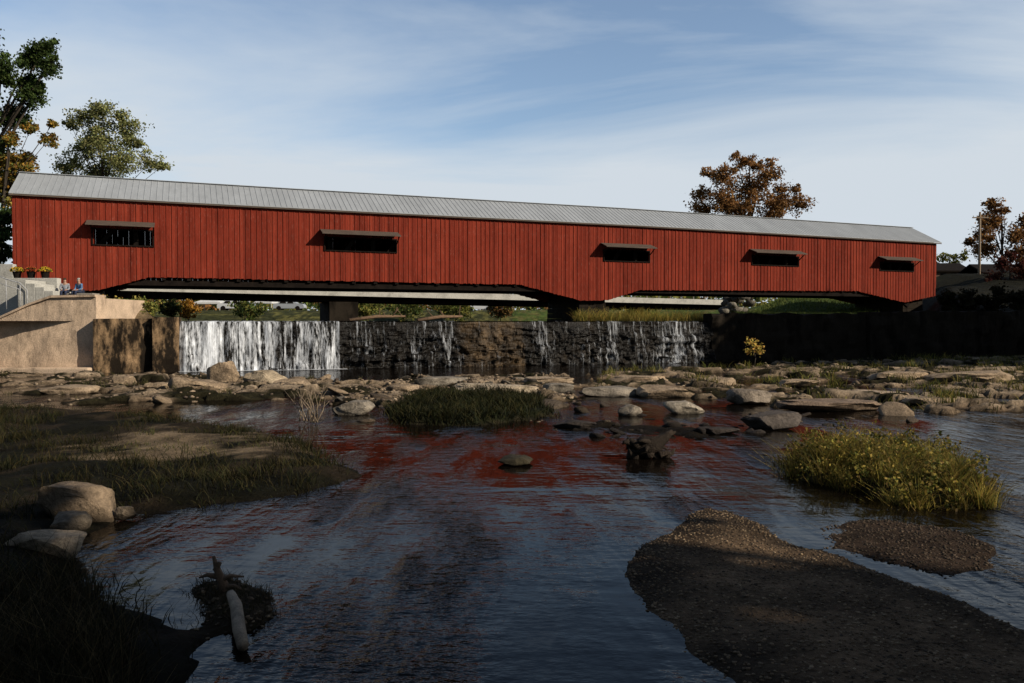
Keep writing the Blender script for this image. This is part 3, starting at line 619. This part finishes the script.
blades('patch_grass',pt_,.12,.014,[(.09,.09,.03),(.14,.11,.04),(.05,.06,.02)],1.0,'thin grass tufts on the bare sandy patch of the left bank',hv=rng.uniform(.4,1.6,60)[it_])
pfg=np.array([gr(px,py)[:] for px,py in zip(rng.uniform(-60,150,420),rng.uniform(590,760,420)) if px<120-(700-py)*.6+20])
i=np.repeat(np.arange(len(pfg)),14); q=pfg[i,:2]+rng.normal(size=(len(i),2))*.09; q=np.stack([q[:,0],q[:,1],Hf(q[:,0],q[:,1])-.02],1)
blades('foreground_weeds',q,.30,.008,[(.02,.02,.008),(.045,.033,.015),(.012,.013,.005),(.12,.085,.04)],.9,'tall shaded weeds at the bottom left corner','weeds',hv=rng.uniform(.3,1.7,len(pfg))[i],shade=rng.uniform(.4,1.4,len(pfg))[i])
blades('snag_weeds',clumped(PS,80,14,.12,margin=-.05),.11,.008,[(.05,.04,.018),(.03,.03,.01),(.10,.07,.04)],1.3,'dark weeds around the broken snag at the bottom left','weeds')
ps_,is_=clumped(PD,420,26,.20,thr=.50,margin=.2,ret=True)
blades('shelf_grass',ps_,.30,.03,[(.15,.16,.035),(.06,.075,.018),(.26,.20,.05)],.8,'tufts of green and yellow grass between rocks on the right shelf',hv=rng.uniform(.3,1.6,500)[is_],shade=rng.uniform(.35,1.3,500)[is_])
pq_,iq_=clumped(PB,90,22,.2,thr=.50,margin=.2,ret=True)
blades('rubble_weeds',pq_,.22,.025,[(.10,.09,.03),(.05,.05,.018)],.9,'sparse weeds growing among the rubble below the waterfall','weeds')
cp=rng.uniform(0,1,(900,2)); q=np.array([list((dpt(578)*(1-u)+dpt(708)*u)[:2]) for u in cp[:,0]]); q[:,1]+=.6+cp[:,1]*1.5
blades('crest_grass',np.stack([q[:,0],q[:,1],np.full(len(q),2.5)],1).repeat(5,0)+rng.normal(size=(4500,3))*[.12,.12,0],.7,.03,YL,.8,'yellow green weeds growing along the dam crest below the right span',hv=np.repeat(rng.uniform(.3,1.5,900),5))
x_=rng.uniform(14,60,60000); y_=rng.uniform(52,110,60000); k=(y_-dline(x_)>1.2)&(x_>.28*y_)&(x_<.46*y_); 
blades('slope_grass',np.stack([x_[k],y_[k],Hf(x_[k],y_[k])],1)[:14000],.30,.07,[(.09,.13,.03),(.14,.16,.04)],.7,'short green grass on the slope beyond the right span')
# ---------------------------------------------------------------- rocks
def ico(n):
    bm_=bmesh.new(); bmesh.ops.create_icosphere(bm_,subdivisions=n,radius=1); v=np.array([v.co[:] for v in bm_.verts]); f_=np.array([[v.index for v in f_.verts] for f_ in bm_.faces]); bm_.free(); return v,f_
ICO,ICF=ico(4); ICO2,ICF2=ico(2); ICO1,ICF1=ico(1)
def rockv(base,seed,ncut=9,flat=.62,rnd=.06,boxy=False):
    r=np.random.default_rng(seed); V=base.copy()
    if boxy: 
        V=np.sign(V)*np.abs(V)**.45; flat=.8
    for k in range(ncut):
        n=r.normal(size=3); n[2]*=.6; n/=np.linalg.norm(n); d=r.uniform(.5,.85)*(1.25 if boxy else 1); t=V@n-d; V=V-np.outer(np.maximum(t,0),n)*.96
    t=V[:,2]-flat; V[:,2]-=np.maximum(t,0)*.93
    V/=np.abs(V).max(0)
    V+=rnd*np.stack([[mn.fractal(Vector(p*1.7+k*5+seed),1,2,4) for p in V] for k in range(3)],1)
    return V
def rock(px,py,w,h,label,seed,c=(.34,.27,.19),dep=.8,tilt=0,z=None,name='rock',group=None,rnd=.06,cut=9,boxy=False):
    g0=gr(px,py,0.05); k=g0.y/F; W_=w*k/2; H_=h*k
    V=rockv(ICO,seed,cut,rnd=rnd,boxy=boxy)*np.array([W_,W_*dep,H_*.62]); V[:,2]+=H_*.36
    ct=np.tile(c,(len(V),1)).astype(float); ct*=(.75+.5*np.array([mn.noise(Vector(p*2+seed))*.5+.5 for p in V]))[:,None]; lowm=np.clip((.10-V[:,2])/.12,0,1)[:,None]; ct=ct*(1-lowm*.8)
    o=npmesh(name,V,ICF,ROCK,col=ct,smooth=True); 
    try: o.data.set_sharp_from_angle(angle=R(28))
    except Exception: pass
    o.location=(g0.x,g0.y+W_*dep*.6,0 if z is None else z); o.rotation_euler=(0,R(tilt),random.uniform(-.3,.3))
    return tag(o,label,'rock',group)
T=(.40,.295,.195); GY=(.28,.24,.19); DK=(.06,.048,.04)
RK=[(70,518,82,38,'large flat topped block on the left bank above two rounded boulders',(.26,.19,.125),.6,3,.04),
(62,531,46,22,'rounded boulder between the flat block and the pale boulder',(.22,.175,.125),.8,0,.03),
(34,558,84,32,'smooth pale boulder nearest the viewer at the left edge',(.46,.35,.235),.6,3,.02),
(122,518,22,14,'small stone just right of the large flat topped block',(.2,.155,.11),.8,0,.05),
(224,386,34,28,'upright pointed tan rock standing below the waterfall',T,.5,-18,0),
(196,393,58,16,'long tan slab leaning left of the pointed rock',T,.6,8,0),
(265,384,46,17,'light layered slab right of the pointed rock',(.48,.38,.26),.7,4,0),
(156,392,30,13,'squat tan rock at the left of the rubble strip',T,.7,0,0),
(122,384,22,10,'small pale rock close to the stained wall',T,.7,0,0),
(351,413,44,17,'rounded grey rock right of the bare twigs',GY,.8,0,0),
(290,389,44,11,'low tan ledge left of the grey rounded rock',T,.8,0,0),
(444,385,66,10,'wide flat ledge left of the middle of the river',GY,.6,2,0),
(498,393,84,10,'pale flat slab beside the dark grassy mound',(.52,.42,.30),.5,2,0),
(405,391,42,9,'low stone at the left end of the middle shelf',T,.7,0,0),
(630,414,26,14,'small round rock alone in the water above the driftwood root',GY,.8,0,0),
(685,412,44,14,'pale flat rock in the water right of the driftwood root',(.42,.36,.28),.7,0,0),
(514,463,40,10,'low mossy rock alone in the dark water',(.06,.05,.03),.8,0,.0),
(774,427,60,17,'broad dark grey rock in the water left of the grassy islet',(.12,.10,.085),.7,-4,0),
(752,403,46,17,'grey boulder above the broad dark rock',(.28,.23,.18),.8,5,0),
(668,396,58,12,'light angular rock at the shelf edge right of centre',T,.7,3,0),
(610,395,64,10,'long low grey rock at the left end of the right shelf',GY,.6,0,0),
(716,386,46,11,'tan rock between the grey boulder and the dam',T,.7,0,0),
(835,410,104,10,'long thin slab at the water edge above the grassy islet',(.28,.20,.14),.5,1,0),
(900,380,60,10,'tan slab in the middle of the right shelf',T,.6,0,0),
(980,382,88,12,'wide pale ledge near the right edge',T,.6,-3,0),
(945,404,72,8,'low flat stone at the water edge near the right side',T,.6,0,0),
(800,386,50,9,'pale rock below the yellow plant',T,.7,0,0),
(560,391,34,10,'small stone in the gap between the two rock shelves',GY,.7,0,0),
(578,427,50,9,'barely emerging flat rock below the shelf gap',DK,.6,0,0),
(985,490,30,12,'dark stone at the right end of the grassy islet',DK,.8,0,0),
(720,432,44,7,'barely wet dark ledge between the driftwood root and the broad dark rock',DK,.6,0,0),
(640,383,60,8,'thin flat slab near the dam foot at the left of the right shelf',T,.6,0,0),
(870,397,90,7,'very flat pale sheet of rock above the long thin slab',(.44,.33,.23),.6,0,0),
(545,383,56,7,'flat pale slab at the right end of the middle shelf',(.46,.35,.24),.6,0,0),
(60,392,70,8,'flat tan slab at the far left of the rubble strip',T,.6,0,0)]
for i,(px,py,w,h,lab,c,dep,tl,z0) in enumerate(RK):
    bx_=i in (0,5,6,11,12,17,19,20,22,23,24,25,31,32,33,34)
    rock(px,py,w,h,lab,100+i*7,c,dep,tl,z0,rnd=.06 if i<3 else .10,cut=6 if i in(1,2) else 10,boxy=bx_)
def rubble(P,n,name,label,group,smin,smax,c0,thr=.0,margin=-.3,zf=-.08,avoid=None):
    pts=scatter(P,n,thr,margin=margin,avoid=avoid); shapes=[]
    for k in range(9):
        V=rockv(ICO2,900+k,8,rnd=.12,boxy=k%2==0); 
        ct=np.tile(c0,(len(V),1))*random.uniform(.3,1.15); me=npmesh(name,V,ICF2,ROCK,col=ct,smooth=False)
        shapes.append(me)
    for i,p in enumerate(pts):
        if i<9: o=shapes[i]
        else: o=bpy.data.objects.new(name,shapes[i%9].data); C.objects.link(o)
        s=smin+(smax-smin)*random.random()**2.6; s*=1.5 if random.random()<.06 else 1
        o.location=(p[0],p[1],max(p[2],zf)+s*.10); o.scale=(s,s*random.uniform(.5,.9),s*random.uniform(.18,.55)); o.rotation_euler=(random.uniform(-.45,.45),random.uniform(-.45,.45),random.uniform(0,6.3)); tag(o,label,'rock',group)
rubble(PB,85,'rubble_stone','small loose tan stone in the rubble strip below the waterfall','loose stones below the waterfall',.10,.45,T)
rubble(PC,34,'shelf_stone','small loose stone around the middle rock shelf','loose stones of the middle shelf',.10,.40,GY,avoid=PM)
rubble(PD,100,'ledge_stone','loose stone scattered over the right rock shelf','loose stones of the right shelf',.12,.48,T,margin=-1.0)
rubble(PR,34,'river_stone','small dark wet stone breaking the shallow water in mid river','dark stones in the shallow riffle',.08,.32,DK,avoid=PM)
rubble(PX,50,'stream_stone','small brown stone standing in the stream below the rock shelves','brown stones in the stream',.07,.34,(.18,.135,.095),margin=0,zf=-.05,avoid=PM)
def pebbles(name,P_,smin,smax,pal,label):
    n=len(P_); s=rng.uniform(smin,smax,n)**1.0; sc=np.stack([s,s*rng.uniform(.6,1,n),s*rng.uniform(.35,.7,n)],1)
    V=(ICO1[None]*sc[:,None,:])*(1+.15*rng.normal(size=(n,len(ICO1),1))); a=rng.uniform(0,6.28,n); ca,sa=np.cos(a)[:,None],np.sin(a)[:,None]
    V=np.stack([V[...,0]*ca-V[...,1]*sa,V[...,0]*sa+V[...,1]*ca,V[...,2]],-1)+P_[:,None,:]+[0,0,.02]
    Fq=(ICF1[None]+np.arange(n)[:,None,None]*len(ICO1)).reshape(-1,3)
    return tag(npmesh(name,V.reshape(-1,3),Fq,ROCK,col=np.repeat(palette(n,pal),len(ICO1),0)),label,'pebbles',kind='stuff')
PPL=[(.26,.175,.105),(.17,.115,.07),(.40,.29,.18),(.09,.065,.045)]
pebbles('gravel',scatter(PF,9500,0,margin=-.22),.006,.022,PPL,'brown pebbles covering the gravel bar at the lower right')
pebbles('gravel',scatter(PE,1300,0,margin=-.2),.008,.026,[(.14,.10,.07),(.08,.06,.04)],'wet pebbles on the low spit behind the gravel bar')
pebbles('gravel',scatter(PS,300,0,margin=-.1),.010,.03,PPL,'brown pebbles around the snag at the bottom left')
pebbles('gravel',np.concatenate([scatter(P_,1800,0,margin=-.5,avoid=PM) for P_ in (PB,PC,PD)]),.03,.11,[(.3,.22,.15),(.2,.15,.10),(.12,.09,.07),(.42,.32,.22)],'small broken stones over the rock shelves')
# ---------------------------------------------------------------- driftwood
ROOTM=m_simple('dark_root',(.045,.034,.026),.85,5,(1,1,1),bs=.9,bd=.06,spec=.1)
dw=gr(650,458); e=empty('driftwood_root',(dw.x,dw.y,0)); tag(e,'dark gnarled driftwood root mass standing in the middle of the river','driftwood')
mb=MB(); mb.tube([(-.34,.1,-.12),(-.24,.05,.12),(-.06,0,.24),(.14,.0,.28),(.32,.05,.40),(.44,.05,.52)],[.12,.18,.20,.15,.09,.03],12,wob=.25); mb.build('stump',ROOTM,e,True)
for k in range(28):
    a_=random.uniform(0,6.28); l=random.uniform(.15,.38); s=Vector((random.uniform(-.34,.25),random.uniform(-.15,.15),random.uniform(.0,.3))); d=Vector((math.cos(a_)*1.0,math.sin(a_)*.5,random.uniform(-.3,.9))).normalized()*l
    q_=Vector((random.uniform(-.08,.08),0,random.uniform(-.05,.08)))
    mb=MB(); mb.tube([s,s+d*.35+q_,s+d*.7+q_*.6,s+d+Vector((0,0,random.uniform(-.12,.06)))],[.08,.06,.04,.01],7,wob=.3); mb.build('root',ROOTM,e,True)
tw=gr(312,424); e=empty('bare_twigs',(tw.x,tw.y,.05)); tag(e,'pale bare twigs sticking up left of the grey rounded rock','twigs')
for k in range(16):
    s=Vector((random.uniform(-.35,.35),random.uniform(-.2,.2),0)); d=Vector((random.uniform(-.6,.4),random.uniform(-.3,.3),random.uniform(.5,1.0)))
    mb=MB(); mb.tube([s,s+d*.5+Vector((.05,0,0)),s+d],[.014,.010,.004],5); mb.tube([s+d*.5,s+d*.8+Vector((.15,0,.05))],[.009,.003],4); mb.build('twig',PALEW,e,True)
sn=gr(220,584,.10); e=empty('snag',(sn.x,sn.y,float(Hf(sn.x,sn.y))-.05)); tag(e,'small broken snag with short branches near the bottom left','driftwood')
mb=MB(); mb.tube([(.06,0,-.1),(.03,0,.10),(-.02,0,.24),(-.06,0,.38)],[.055,.045,.032,.012],9,wob=.18); mb.build('stem',DRIFT,e,True)
for p in ([(0,0,.14),(.10,0,.19),(.22,.03,.17)],[(0,0,.18),(-.12,0,.20),(-.20,0,.17)],[(.03,0,.08),(.14,0,.09),(.26,0,.03)],[(-.04,0,.24),(.0,0,.32)]):
    mb=MB(); mb.tube(p,[.03,.02,.008][:len(p)],7,wob=.15); mb.build('branch',DRIFT,e,True)
a_=gr(231,594,.14); b_=gr(243,646,.05); mb=MB(); d=b_-a_; mb.tube([(0,0,0),d*.3+Vector((.02,0,.01)),d*.7,d],[.04,.052,.052,.045],12,wob=.08); o=mb.build('log',PALEW,None,True); o.location=a_; tag(o,'weathered pale log lying half in the water at the bottom left','log')
def crestlog(pa,pb,r,lab,zz=2.75):
    a_=dpt(pa); b_=dpt(pb); a_.z=zz; b_.z=zz+.25; a_.y+=1.2; b_.y+=2.2; d=b_-a_; mb=MB(); mb.tube([(0,0,0),d*.5+Vector((0,0,.1)),d],[r,r*.9,r*.5],8,wob=.1)
    for k in range(5):
        q=d*random.uniform(.3,1); mb.tube([q,q+Vector((random.uniform(-.5,.5),0,random.uniform(.3,.7)))],[r*.3,.02],5)
    o=mb.build('driftwood_log',DRIFT,None,True); o.location=a_; tag(o,lab,'log')
crestlog(345,400,.11,'stranded driftwood log on the dam crest, left one of two',2.70); crestlog(415,460,.12,'stranded driftwood log on the dam crest, right one of two',2.70)
tree('yellow_plant','bright yellow leafy plant on the rocks in front of the shaded wall','plant',[(750,342,6),(758,346,6),(747,350,6),(760,352,6)],45,754,.3,[(.65,.48,.12),(.50,.42,.09),(.6,.32,.08)],.13,16,.8,trunk_r=.04)
# ---------------------------------------------------------------- flowers, people, pole, house, tents, cars
def flowers(px,zc,Yd,pal,lab):
    c=Vector(((px-512)/F*Yd,Yd,zc)); e=empty('flower_pot',(c.x,c.y,c.z-.38)); tag(e,lab,'flowers')
    d=rng.normal(size=(260,3)); d/=np.linalg.norm(d,axis=1)[:,None]; d[:,2]=np.abs(d[:,2]); P_=np.array(c)+d*np.array([.34,.34,.26])
    cc=palette(260,pal); cc[:80]=[.05,.08,.02]; leafmesh('bloom',P_,.10,cc,LEAF,e,(c.x,c.y,c.z-.38)); mb=MB(); mb.tube([(0,0,.0),(0,0,.38)],[.17,.24],12); mb.build('pot',DARKW,e)
zt=aty(30,278,45.6).z
for px,pal,lab in [(18,[(.6,.4,.03)],'yellow potted flowers on the lower wall, leftmost pot'),(32,[(.45,.10,.03)],'rust red potted flowers on the lower wall'),(46,[(.6,.42,.04)],'yellow potted flowers on the lower wall, rightmost pot')]: flowers(px,zt+.38,45.8,pal,lab)
skinm=m_simple('skin',(.45,.27,.19),.6); 
def skinobj(name,V,E,Rr,mat,parent):
    me=bpy.data.meshes.new(name); me.from_pydata(V,E,[]); me.materials.append(mat); o=bpy.data.objects.new(name,me); C.objects.link(o); o.parent=parent
    md=o.modifiers.new('skin','SKIN')
    if not len(me.skin_vertices):
        bpy.context.view_layer.objects.active=o; o.select_set(True)
        try: bpy.ops.mesh.customdata_skin_add()
        except Exception: pass
    for i,r in enumerate(Rr): me.skin_vertices[0].data[i].radius=(r,r)
    me.skin_vertices[0].data[0].use_root=True
    md.use_smooth_shade=True; s=o.modifiers.new('s','SUBSURF'); s.levels=1; s.render_levels=1; return o
def person(loc,rz_,shirt,pants,hair,label,lean=.05):
    e=empty('person',loc,rz_); tag(e,label,'person','people seated by the bridge')
    V=[(0,0,.10),(0,.02,.28),(0,.04+lean,.47),(0,.05+lean,.58),(0,.07+lean,.66),(0,.08+lean,.77)]; r=[.13,.12,.13,.055,.085,.095]; E=[(0,1),(1,2),(2,3),(3,4),(4,5)]
    for s in (-1,1):
        n=len(V); V+=[(s*.10,.03,.08),(s*.11,.43,.10),(s*.11,.45,-.32),(s*.12,.60,-.36)]; r+=[.09,.062,.042,.035]; E+=[(0,n),(n,n+1),(n+1,n+2),(n+2,n+3)]
        n=len(V); V+=[(s*.18,.04+lean,.50),(s*.23,.14,.24),(s*.10,.34,.17),(s*.09,.40,.16)]; r+=[.055,.042,.032,.028]; E+=[(2,n),(n,n+1),(n+1,n+2),(n+2,n+3)]
        for f_ in range(4):
            k=len(V); x_=s*.09+(f_-1.5)*.02; V+=[(x_,.43,.155),(x_,.465-abs(f_-1.5)*.006,.14)]; r+=[.009,.008]; E+=[(n+3,k),(k,k+1)]
        k=len(V); V+=[(s*.09-s*.035,.41,.17)]; r+=[.009]; E+=[(n+2,k)]
    skinobj('body',V,E,r,skinm,e)
    mb=MB(); hy=.08+lean
    mb.tube([(0,hy+.08,.745),(0,hy+.118,.725),(0,hy+.09,.71)],[.008,.016,.010],6); mb.build('nose',skinm,e,True)
    for s in (-1,1):
        mb=MB(); mb.tube([(s*.035,hy+.075,.765),(s*.035,hy+.095,.765)],[.013,.008],6); mb.build('eye',DARKW,e,True)
    skinobj('hair',[(0,hy-.02,.74),(0,hy-.012,.80),(0,hy+.03,.835)],[(0,1),(1,2)],[.098,.10,.07],hair,e)
    V=[(0,0,.10),(0,.02,.28),(0,.04+lean,.47)]; r=[.15,.14,.15]; E=[(0,1),(1,2)]
    for s in (-1,1): n=len(V); V+=[(s*.18,.04+lean,.50),(s*.23,.14,.24),(s*.14,.28,.19)]; r+=[.07,.055,.045]; E+=[(2,n),(n,n+1),(n+1,n+2)]
    skinobj('shirt',V,E,r,shirt,e)
    V=[(0,0,.08)]; r=[.15]; E=[]
    for s in (-1,1): n=len(V); V+=[(s*.10,.03,.08),(s*.11,.43,.10),(s*.11,.45,-.28)]; r+=[.10,.075,.055]; E+=[(0,n),(n,n+1),(n+1,n+2)]
    skinobj('trousers',V,E,r,pants,e)
blue=m_simple('blue_cloth',(.12,.24,.45),.9); grey=m_simple('grey_cloth',(.36,.38,.42),.9); navy=m_simple('navy_cloth',(.03,.04,.08),.9); hw=m_simple('white_hair',(.5,.48,.45),.9); hb=m_simple('brown_hair',(.06,.035,.02),.9)
def ptx(px): return ((px-512)/F*44.7,44.7,4.2)
person(ptx(66),R(195),grey,navy,hb,'seated person in a grey top, left one of the two on the ledge')
person(ptx(81),R(160),blue,navy,hw,'seated person in a blue top with pale hair, right one of the two')
q=aty(979,290,90); e=empty('utility_pole',(q.x,q.y,4)); tag(e,'tall wooden utility pole at the right edge','utility pole'); zt=aty(979,212,90).z-4
mb=MB(); mb.tube([(0,0,0),(0,0,zt)],[.17,.11],10); mb.build('pole',PALEW,e,True); mb=MB(); mb.box(-.9,.9,-.15,-.03,zt-.7,zt-.58); mb.build('crossarm',PALEW,e)
for k in (-.8,-.4,.4,.8):
    mb=MB(); mb.tube([(k,-.09,zt-.58),(k,-.09,zt-.42)],[.03,.05],6); mb.build('insulator',CONCW,e)
def house(px0,px1,pyb,pyt,Yd,lab,wall,roofm):
    a_=aty(px0,pyb,Yd); b_=aty(px1,pyb,Yd); w=b_.x-a_.x; h=(aty(px0,pyt,Yd).z-a_.z); e=empty('house',((a_.x+b_.x)/2,Yd,a_.z-1.0)); tag(e,lab,'house'); d=6; eh=1+h*.55
    mb=MB(); mb.box(-w/2,w/2,0,d,0,eh); mb.build('wall',wall,e)
    mb=MB(); o_=.4; mb.hexa([(-w/2-o_,-o_,eh-.1),(w/2+o_,-o_,eh-.1),(w/2+o_,d/2,1+h),(-w/2-o_,d/2,1+h),(-w/2-o_,-o_,eh+.08),(w/2+o_,-o_,eh+.08),(w/2+o_,d/2,1+h+.2),(-w/2-o_,d/2,1+h+.2)])
    mb.hexa([(-w/2-o_,d/2+.003,1+h),(w/2+o_,d/2+.003,1+h),(w/2+o_,d+o_,eh-.1),(-w/2-o_,d+o_,eh-.1),(-w/2-o_,d/2+.003,1+h+.2),(w/2+o_,d/2+.003,1+h+.2),(w/2+o_,d+o_,eh+.08),(-w/2-o_,d+o_,eh+.08)]); mb.build('roof',roofm,e)
    for k in (-.28,.05,.3):
        mb=MB(); mb.box(w*k-.4,w*k+.4,-.04,-.005,eh*.5,eh*.5+.9); mb.build('window',DARKW,e)
house(936,968,281,263,118,'low brown house with dark roof beyond the right end of the bridge',m_simple('brown_wall',(.16,.10,.07)),DARKW)
house(984,1040,284,264,112,'dark shed roof behind the maroon bush at the right edge',m_simple('dark_wall',(.08,.05,.04)),DARKW)
WHT=m_simple('white_canvas',(.75,.75,.74),.8,2,lo=.85,hi=1.0)
def tent(px,Yd,w,lab):
    c=aty(px,318,Yd); zb=3.6; e=empty('tent',(c.x,Yd,zb)); tag(e,lab,'tent'); mb=MB()
    mb.v+=[(-w/2,-w/2,2.0),(w/2,-w/2,2.0),(w/2,w/2,2.0),(-w/2,w/2,2.0),(0,0,2.9),(-w/2,-w/2,1.75),(w/2,-w/2,1.75),(w/2,w/2,1.75),(-w/2,w/2,1.75)]; mb.f+=[(0,1,4),(1,2,4),(2,3,4),(3,0,4),(5,6,1,0),(6,7,2,1),(7,8,3,2),(8,5,0,3)]; mb.build('canopy',WHT,e)
    for sx in (-1,1):
        for sy in (-1,1):
            mb=MB(); mb.tube([(sx*w*.48,sy*w*.48,0),(sx*w*.48,sy*w*.48,2)],[.04,.04],6); mb.build('leg',WHT,e)
tent(262,121,4.2,'white canopy tent beyond the pond, right one of two'); tent(212,124,4.0,'white canopy tent beyond the pond, left one of two')
def car(px,Yd,paint_,lab):
    c=aty(px,318,Yd); zg=float(Hf(c.x,Yd)); e=empty('parked_car',(c.x,Yd,zg)); tag(e,lab,'car')
    pr=[(-2.2,.35),(-2.25,.75),(-2.1,.95),(-1.6,1.0),(-1.0,1.42),(.5,1.45),(1.15,1.0),(2.0,.88),(2.2,.65),(2.2,.35)]
    mb=MB(); n=len(pr)
    for yy in (-.85,.85): mb.v+=[(x_,yy*(.85 if z_>1.1 else 1),z_) for x_,z_ in pr]
    mb.f+=[tuple(range(n)),tuple(range(2*n-1,n-1,-1))]+[(k,(k+1)%n,n+(k+1)%n,n+k) for k in range(n)]; bevel(mb.build('body',paint_,e),.06)
    for a0,a1 in ((-1.35,-.30),(-.22,.75)):
        mb=MB(); mb.hexa([(a0,-.86,1.02),(a1,-.86,1.02),(a1,-.80,1.02),(a0,-.80,1.02),(a0+.25,-.76,1.36),(a1-.15,-.76,1.36),(a1-.15,-.70,1.36),(a0+.25,-.70,1.36)]); mb.build('window',DARKW,e)
    for x_ in (-1.4,1.35):
        for yy in (-.8,.8):
            mb=MB(); mb.tube([(x_,yy-.1,.33),(x_,yy+.1,.33)],[.33,.33],14); mb.build('wheel',DARKW,e)
PAINT=m_simple('white_paint',(.62,.63,.65),.35,1,lo=.95,hi=1.0,bs=0,f2=.98); PAINT2=m_simple('silver_paint',(.35,.37,.40),.35,1,lo=.95,hi=1.0,bs=0,f2=.98)
car(235,116,PAINT,'white parked car beyond the pond under the left span'); car(290,118,PAINT2,'silver parked car beyond the pond beside the right tent'); car(480,125,PAINT,'white parked car beyond the pond near the middle pier'); car(795,108,PAINT2,'silver parked car behind the guardrail under the right span')
def rr(px,py,Yd,s,seed,lab):
    V=rockv(ICO2,seed,7,rnd=.1)*np.array([s,s*.8,s*.7]); c=aty(px,py,Yd); o=npmesh('riprap_rock',V,ICF2,ROCK,col=np.tile((.30,.27,.22),(len(V),1))*random.uniform(.4,.9)); o.location=c; tag(o,lab,'rock','riprap rocks at the end of the road bridge')
for k in range(22): rr(random.uniform(724,750),random.uniform(296,313),random.uniform(88,93),random.uniform(.4,.8),3000+k,'pale riprap rock piled at the right end of the road bridge')
e=empty('guardrail',(0,0,0)); a_=aty(775,293,104); b_=aty(852,296,104); e.location=a_; tag(e,'white guardrail along the road beyond the right span','guardrail'); mb=MB(); mb.beam((0,0,.0),b_-a_,.06,.35); mb.build('rail',WHT,e)
for k in range(8):
    q=(b_-a_)*(k/7); mb=MB(); mb.beam(q+Vector((0,.08,-1.2)),q+Vector((0,.08,.15)),.12,.12); mb.build('post',WOODG,e)
# ---------------------------------------------------------------- light + sky
EL=R(28); AZ=R(115); S=Vector((math.sin(AZ)*math.cos(EL),math.cos(AZ)*math.cos(EL),math.sin(EL)))
ld=bpy.data.lights.new('sun','SUN'); ld.energy=5.0; ld.angle=R(.5); ld.color=(1,.89,.73); lo=bpy.data.objects.new('sun',ld); C.objects.link(lo); lo.rotation_euler=S.to_track_quat('Z','Y').to_euler(); lo.location=(30,-20,40)
w=bpy.data.worlds.new('World'); bpy.context.scene.world=w; w.use_nodes=True; nt=w.node_tree; bg=nt.nodes['Background']; bg.inputs[1].default_value=.05
sky=N(nt,'ShaderNodeTexSky',sky_type='NISHITA'); sky.sun_disc=False; sky.sun_elevation=EL; sky.sun_rotation=AZ; sky.air_density=1.0; sky.dust_density=.5; sky.ozone_density=1.5
tc=N(nt,'ShaderNodeTexCoord'); sp=N(nt,'ShaderNodeSeparateXYZ'); nt.links.new(tc.outputs['Generated'],sp.inputs[0])
def M(op,*a):
    n=N(nt,'ShaderNodeMath',operation=op)
    for i,q in enumerate(a):
        if isinstance(q,(int,float)): n.inputs[i].default_value=q
        else: nt.links.new(q,n.inputs[i])
    return n.outputs[0]
zz=M('MAXIMUM',M('ADD',sp.outputs[2],.12),.02); u=M('DIVIDE',sp.outputs[0],zz); v=M('DIVIDE',sp.outputs[1],zz)
cb=N(nt,'ShaderNodeCombineXYZ'); nt.links.new(u,cb.inputs[0]); nt.links.new(v,cb.inputs[1])
mp=N(nt,'ShaderNodeMapping'); mp.inputs['Rotation'].default_value=(0,0,.35); mp.inputs['Scale'].default_value=(.50,.95,1); mp.inputs['Location'].default_value=(3.1,1.4,0); nt.links.new(cb.outputs[0],mp.inputs[0])
n1=N(nt,'ShaderNodeTexNoise'); n1.inputs['Scale'].default_value=.95; n1.inputs['Detail'].default_value=9; n1.inputs['Roughness'].default_value=.56; n1.inputs['Distortion'].default_value=.5; nt.links.new(mp.outputs[0],n1.inputs[0])
el=M('SUBTRACT',.285,sp.outputs[2]); fac=M('ADD',n1.outputs[0],M('MULTIPLY',el,1.7)); fac=M('ADD',fac,M('MULTIPLY',sp.outputs[0],.16)); fac=M('ADD',fac,M('MULTIPLY',M('MINIMUM',M('SUBTRACT',sp.outputs[1],.6),0),.35))
r=ramp(nt,fac,[(.36,.05),(.50,.5),(.68,1.0)])
mx=N(nt,'ShaderNodeMix',data_type='RGBA'); nt.links.new(r,mx.inputs[0]); mx.inputs[7].default_value=(12.7,14.0,15.3,1)
gain=N(nt,'ShaderNodeMapRange'); gain.inputs[1].default_value=0; gain.inputs[2].default_value=.8; gain.inputs[3].default_value=1.0; gain.inputs[4].default_value=2.8; nt.links.new(sp.outputs[1],gain.inputs[0])
vm=N(nt,'ShaderNodeVectorMath',operation='SCALE'); nt.links.new(sky.outputs[0],vm.inputs[0]); nt.links.new(gain.outputs[0],vm.inputs['Scale']); nt.links.new(vm.outputs[0],mx.inputs[6])
nt.links.new(mx.outputs[2],bg.inputs[0])
sc=bpy.context.scene; sc.view_settings.view_transform='Standard'; sc.view_settings.look='None'; sc.view_settings.exposure=0
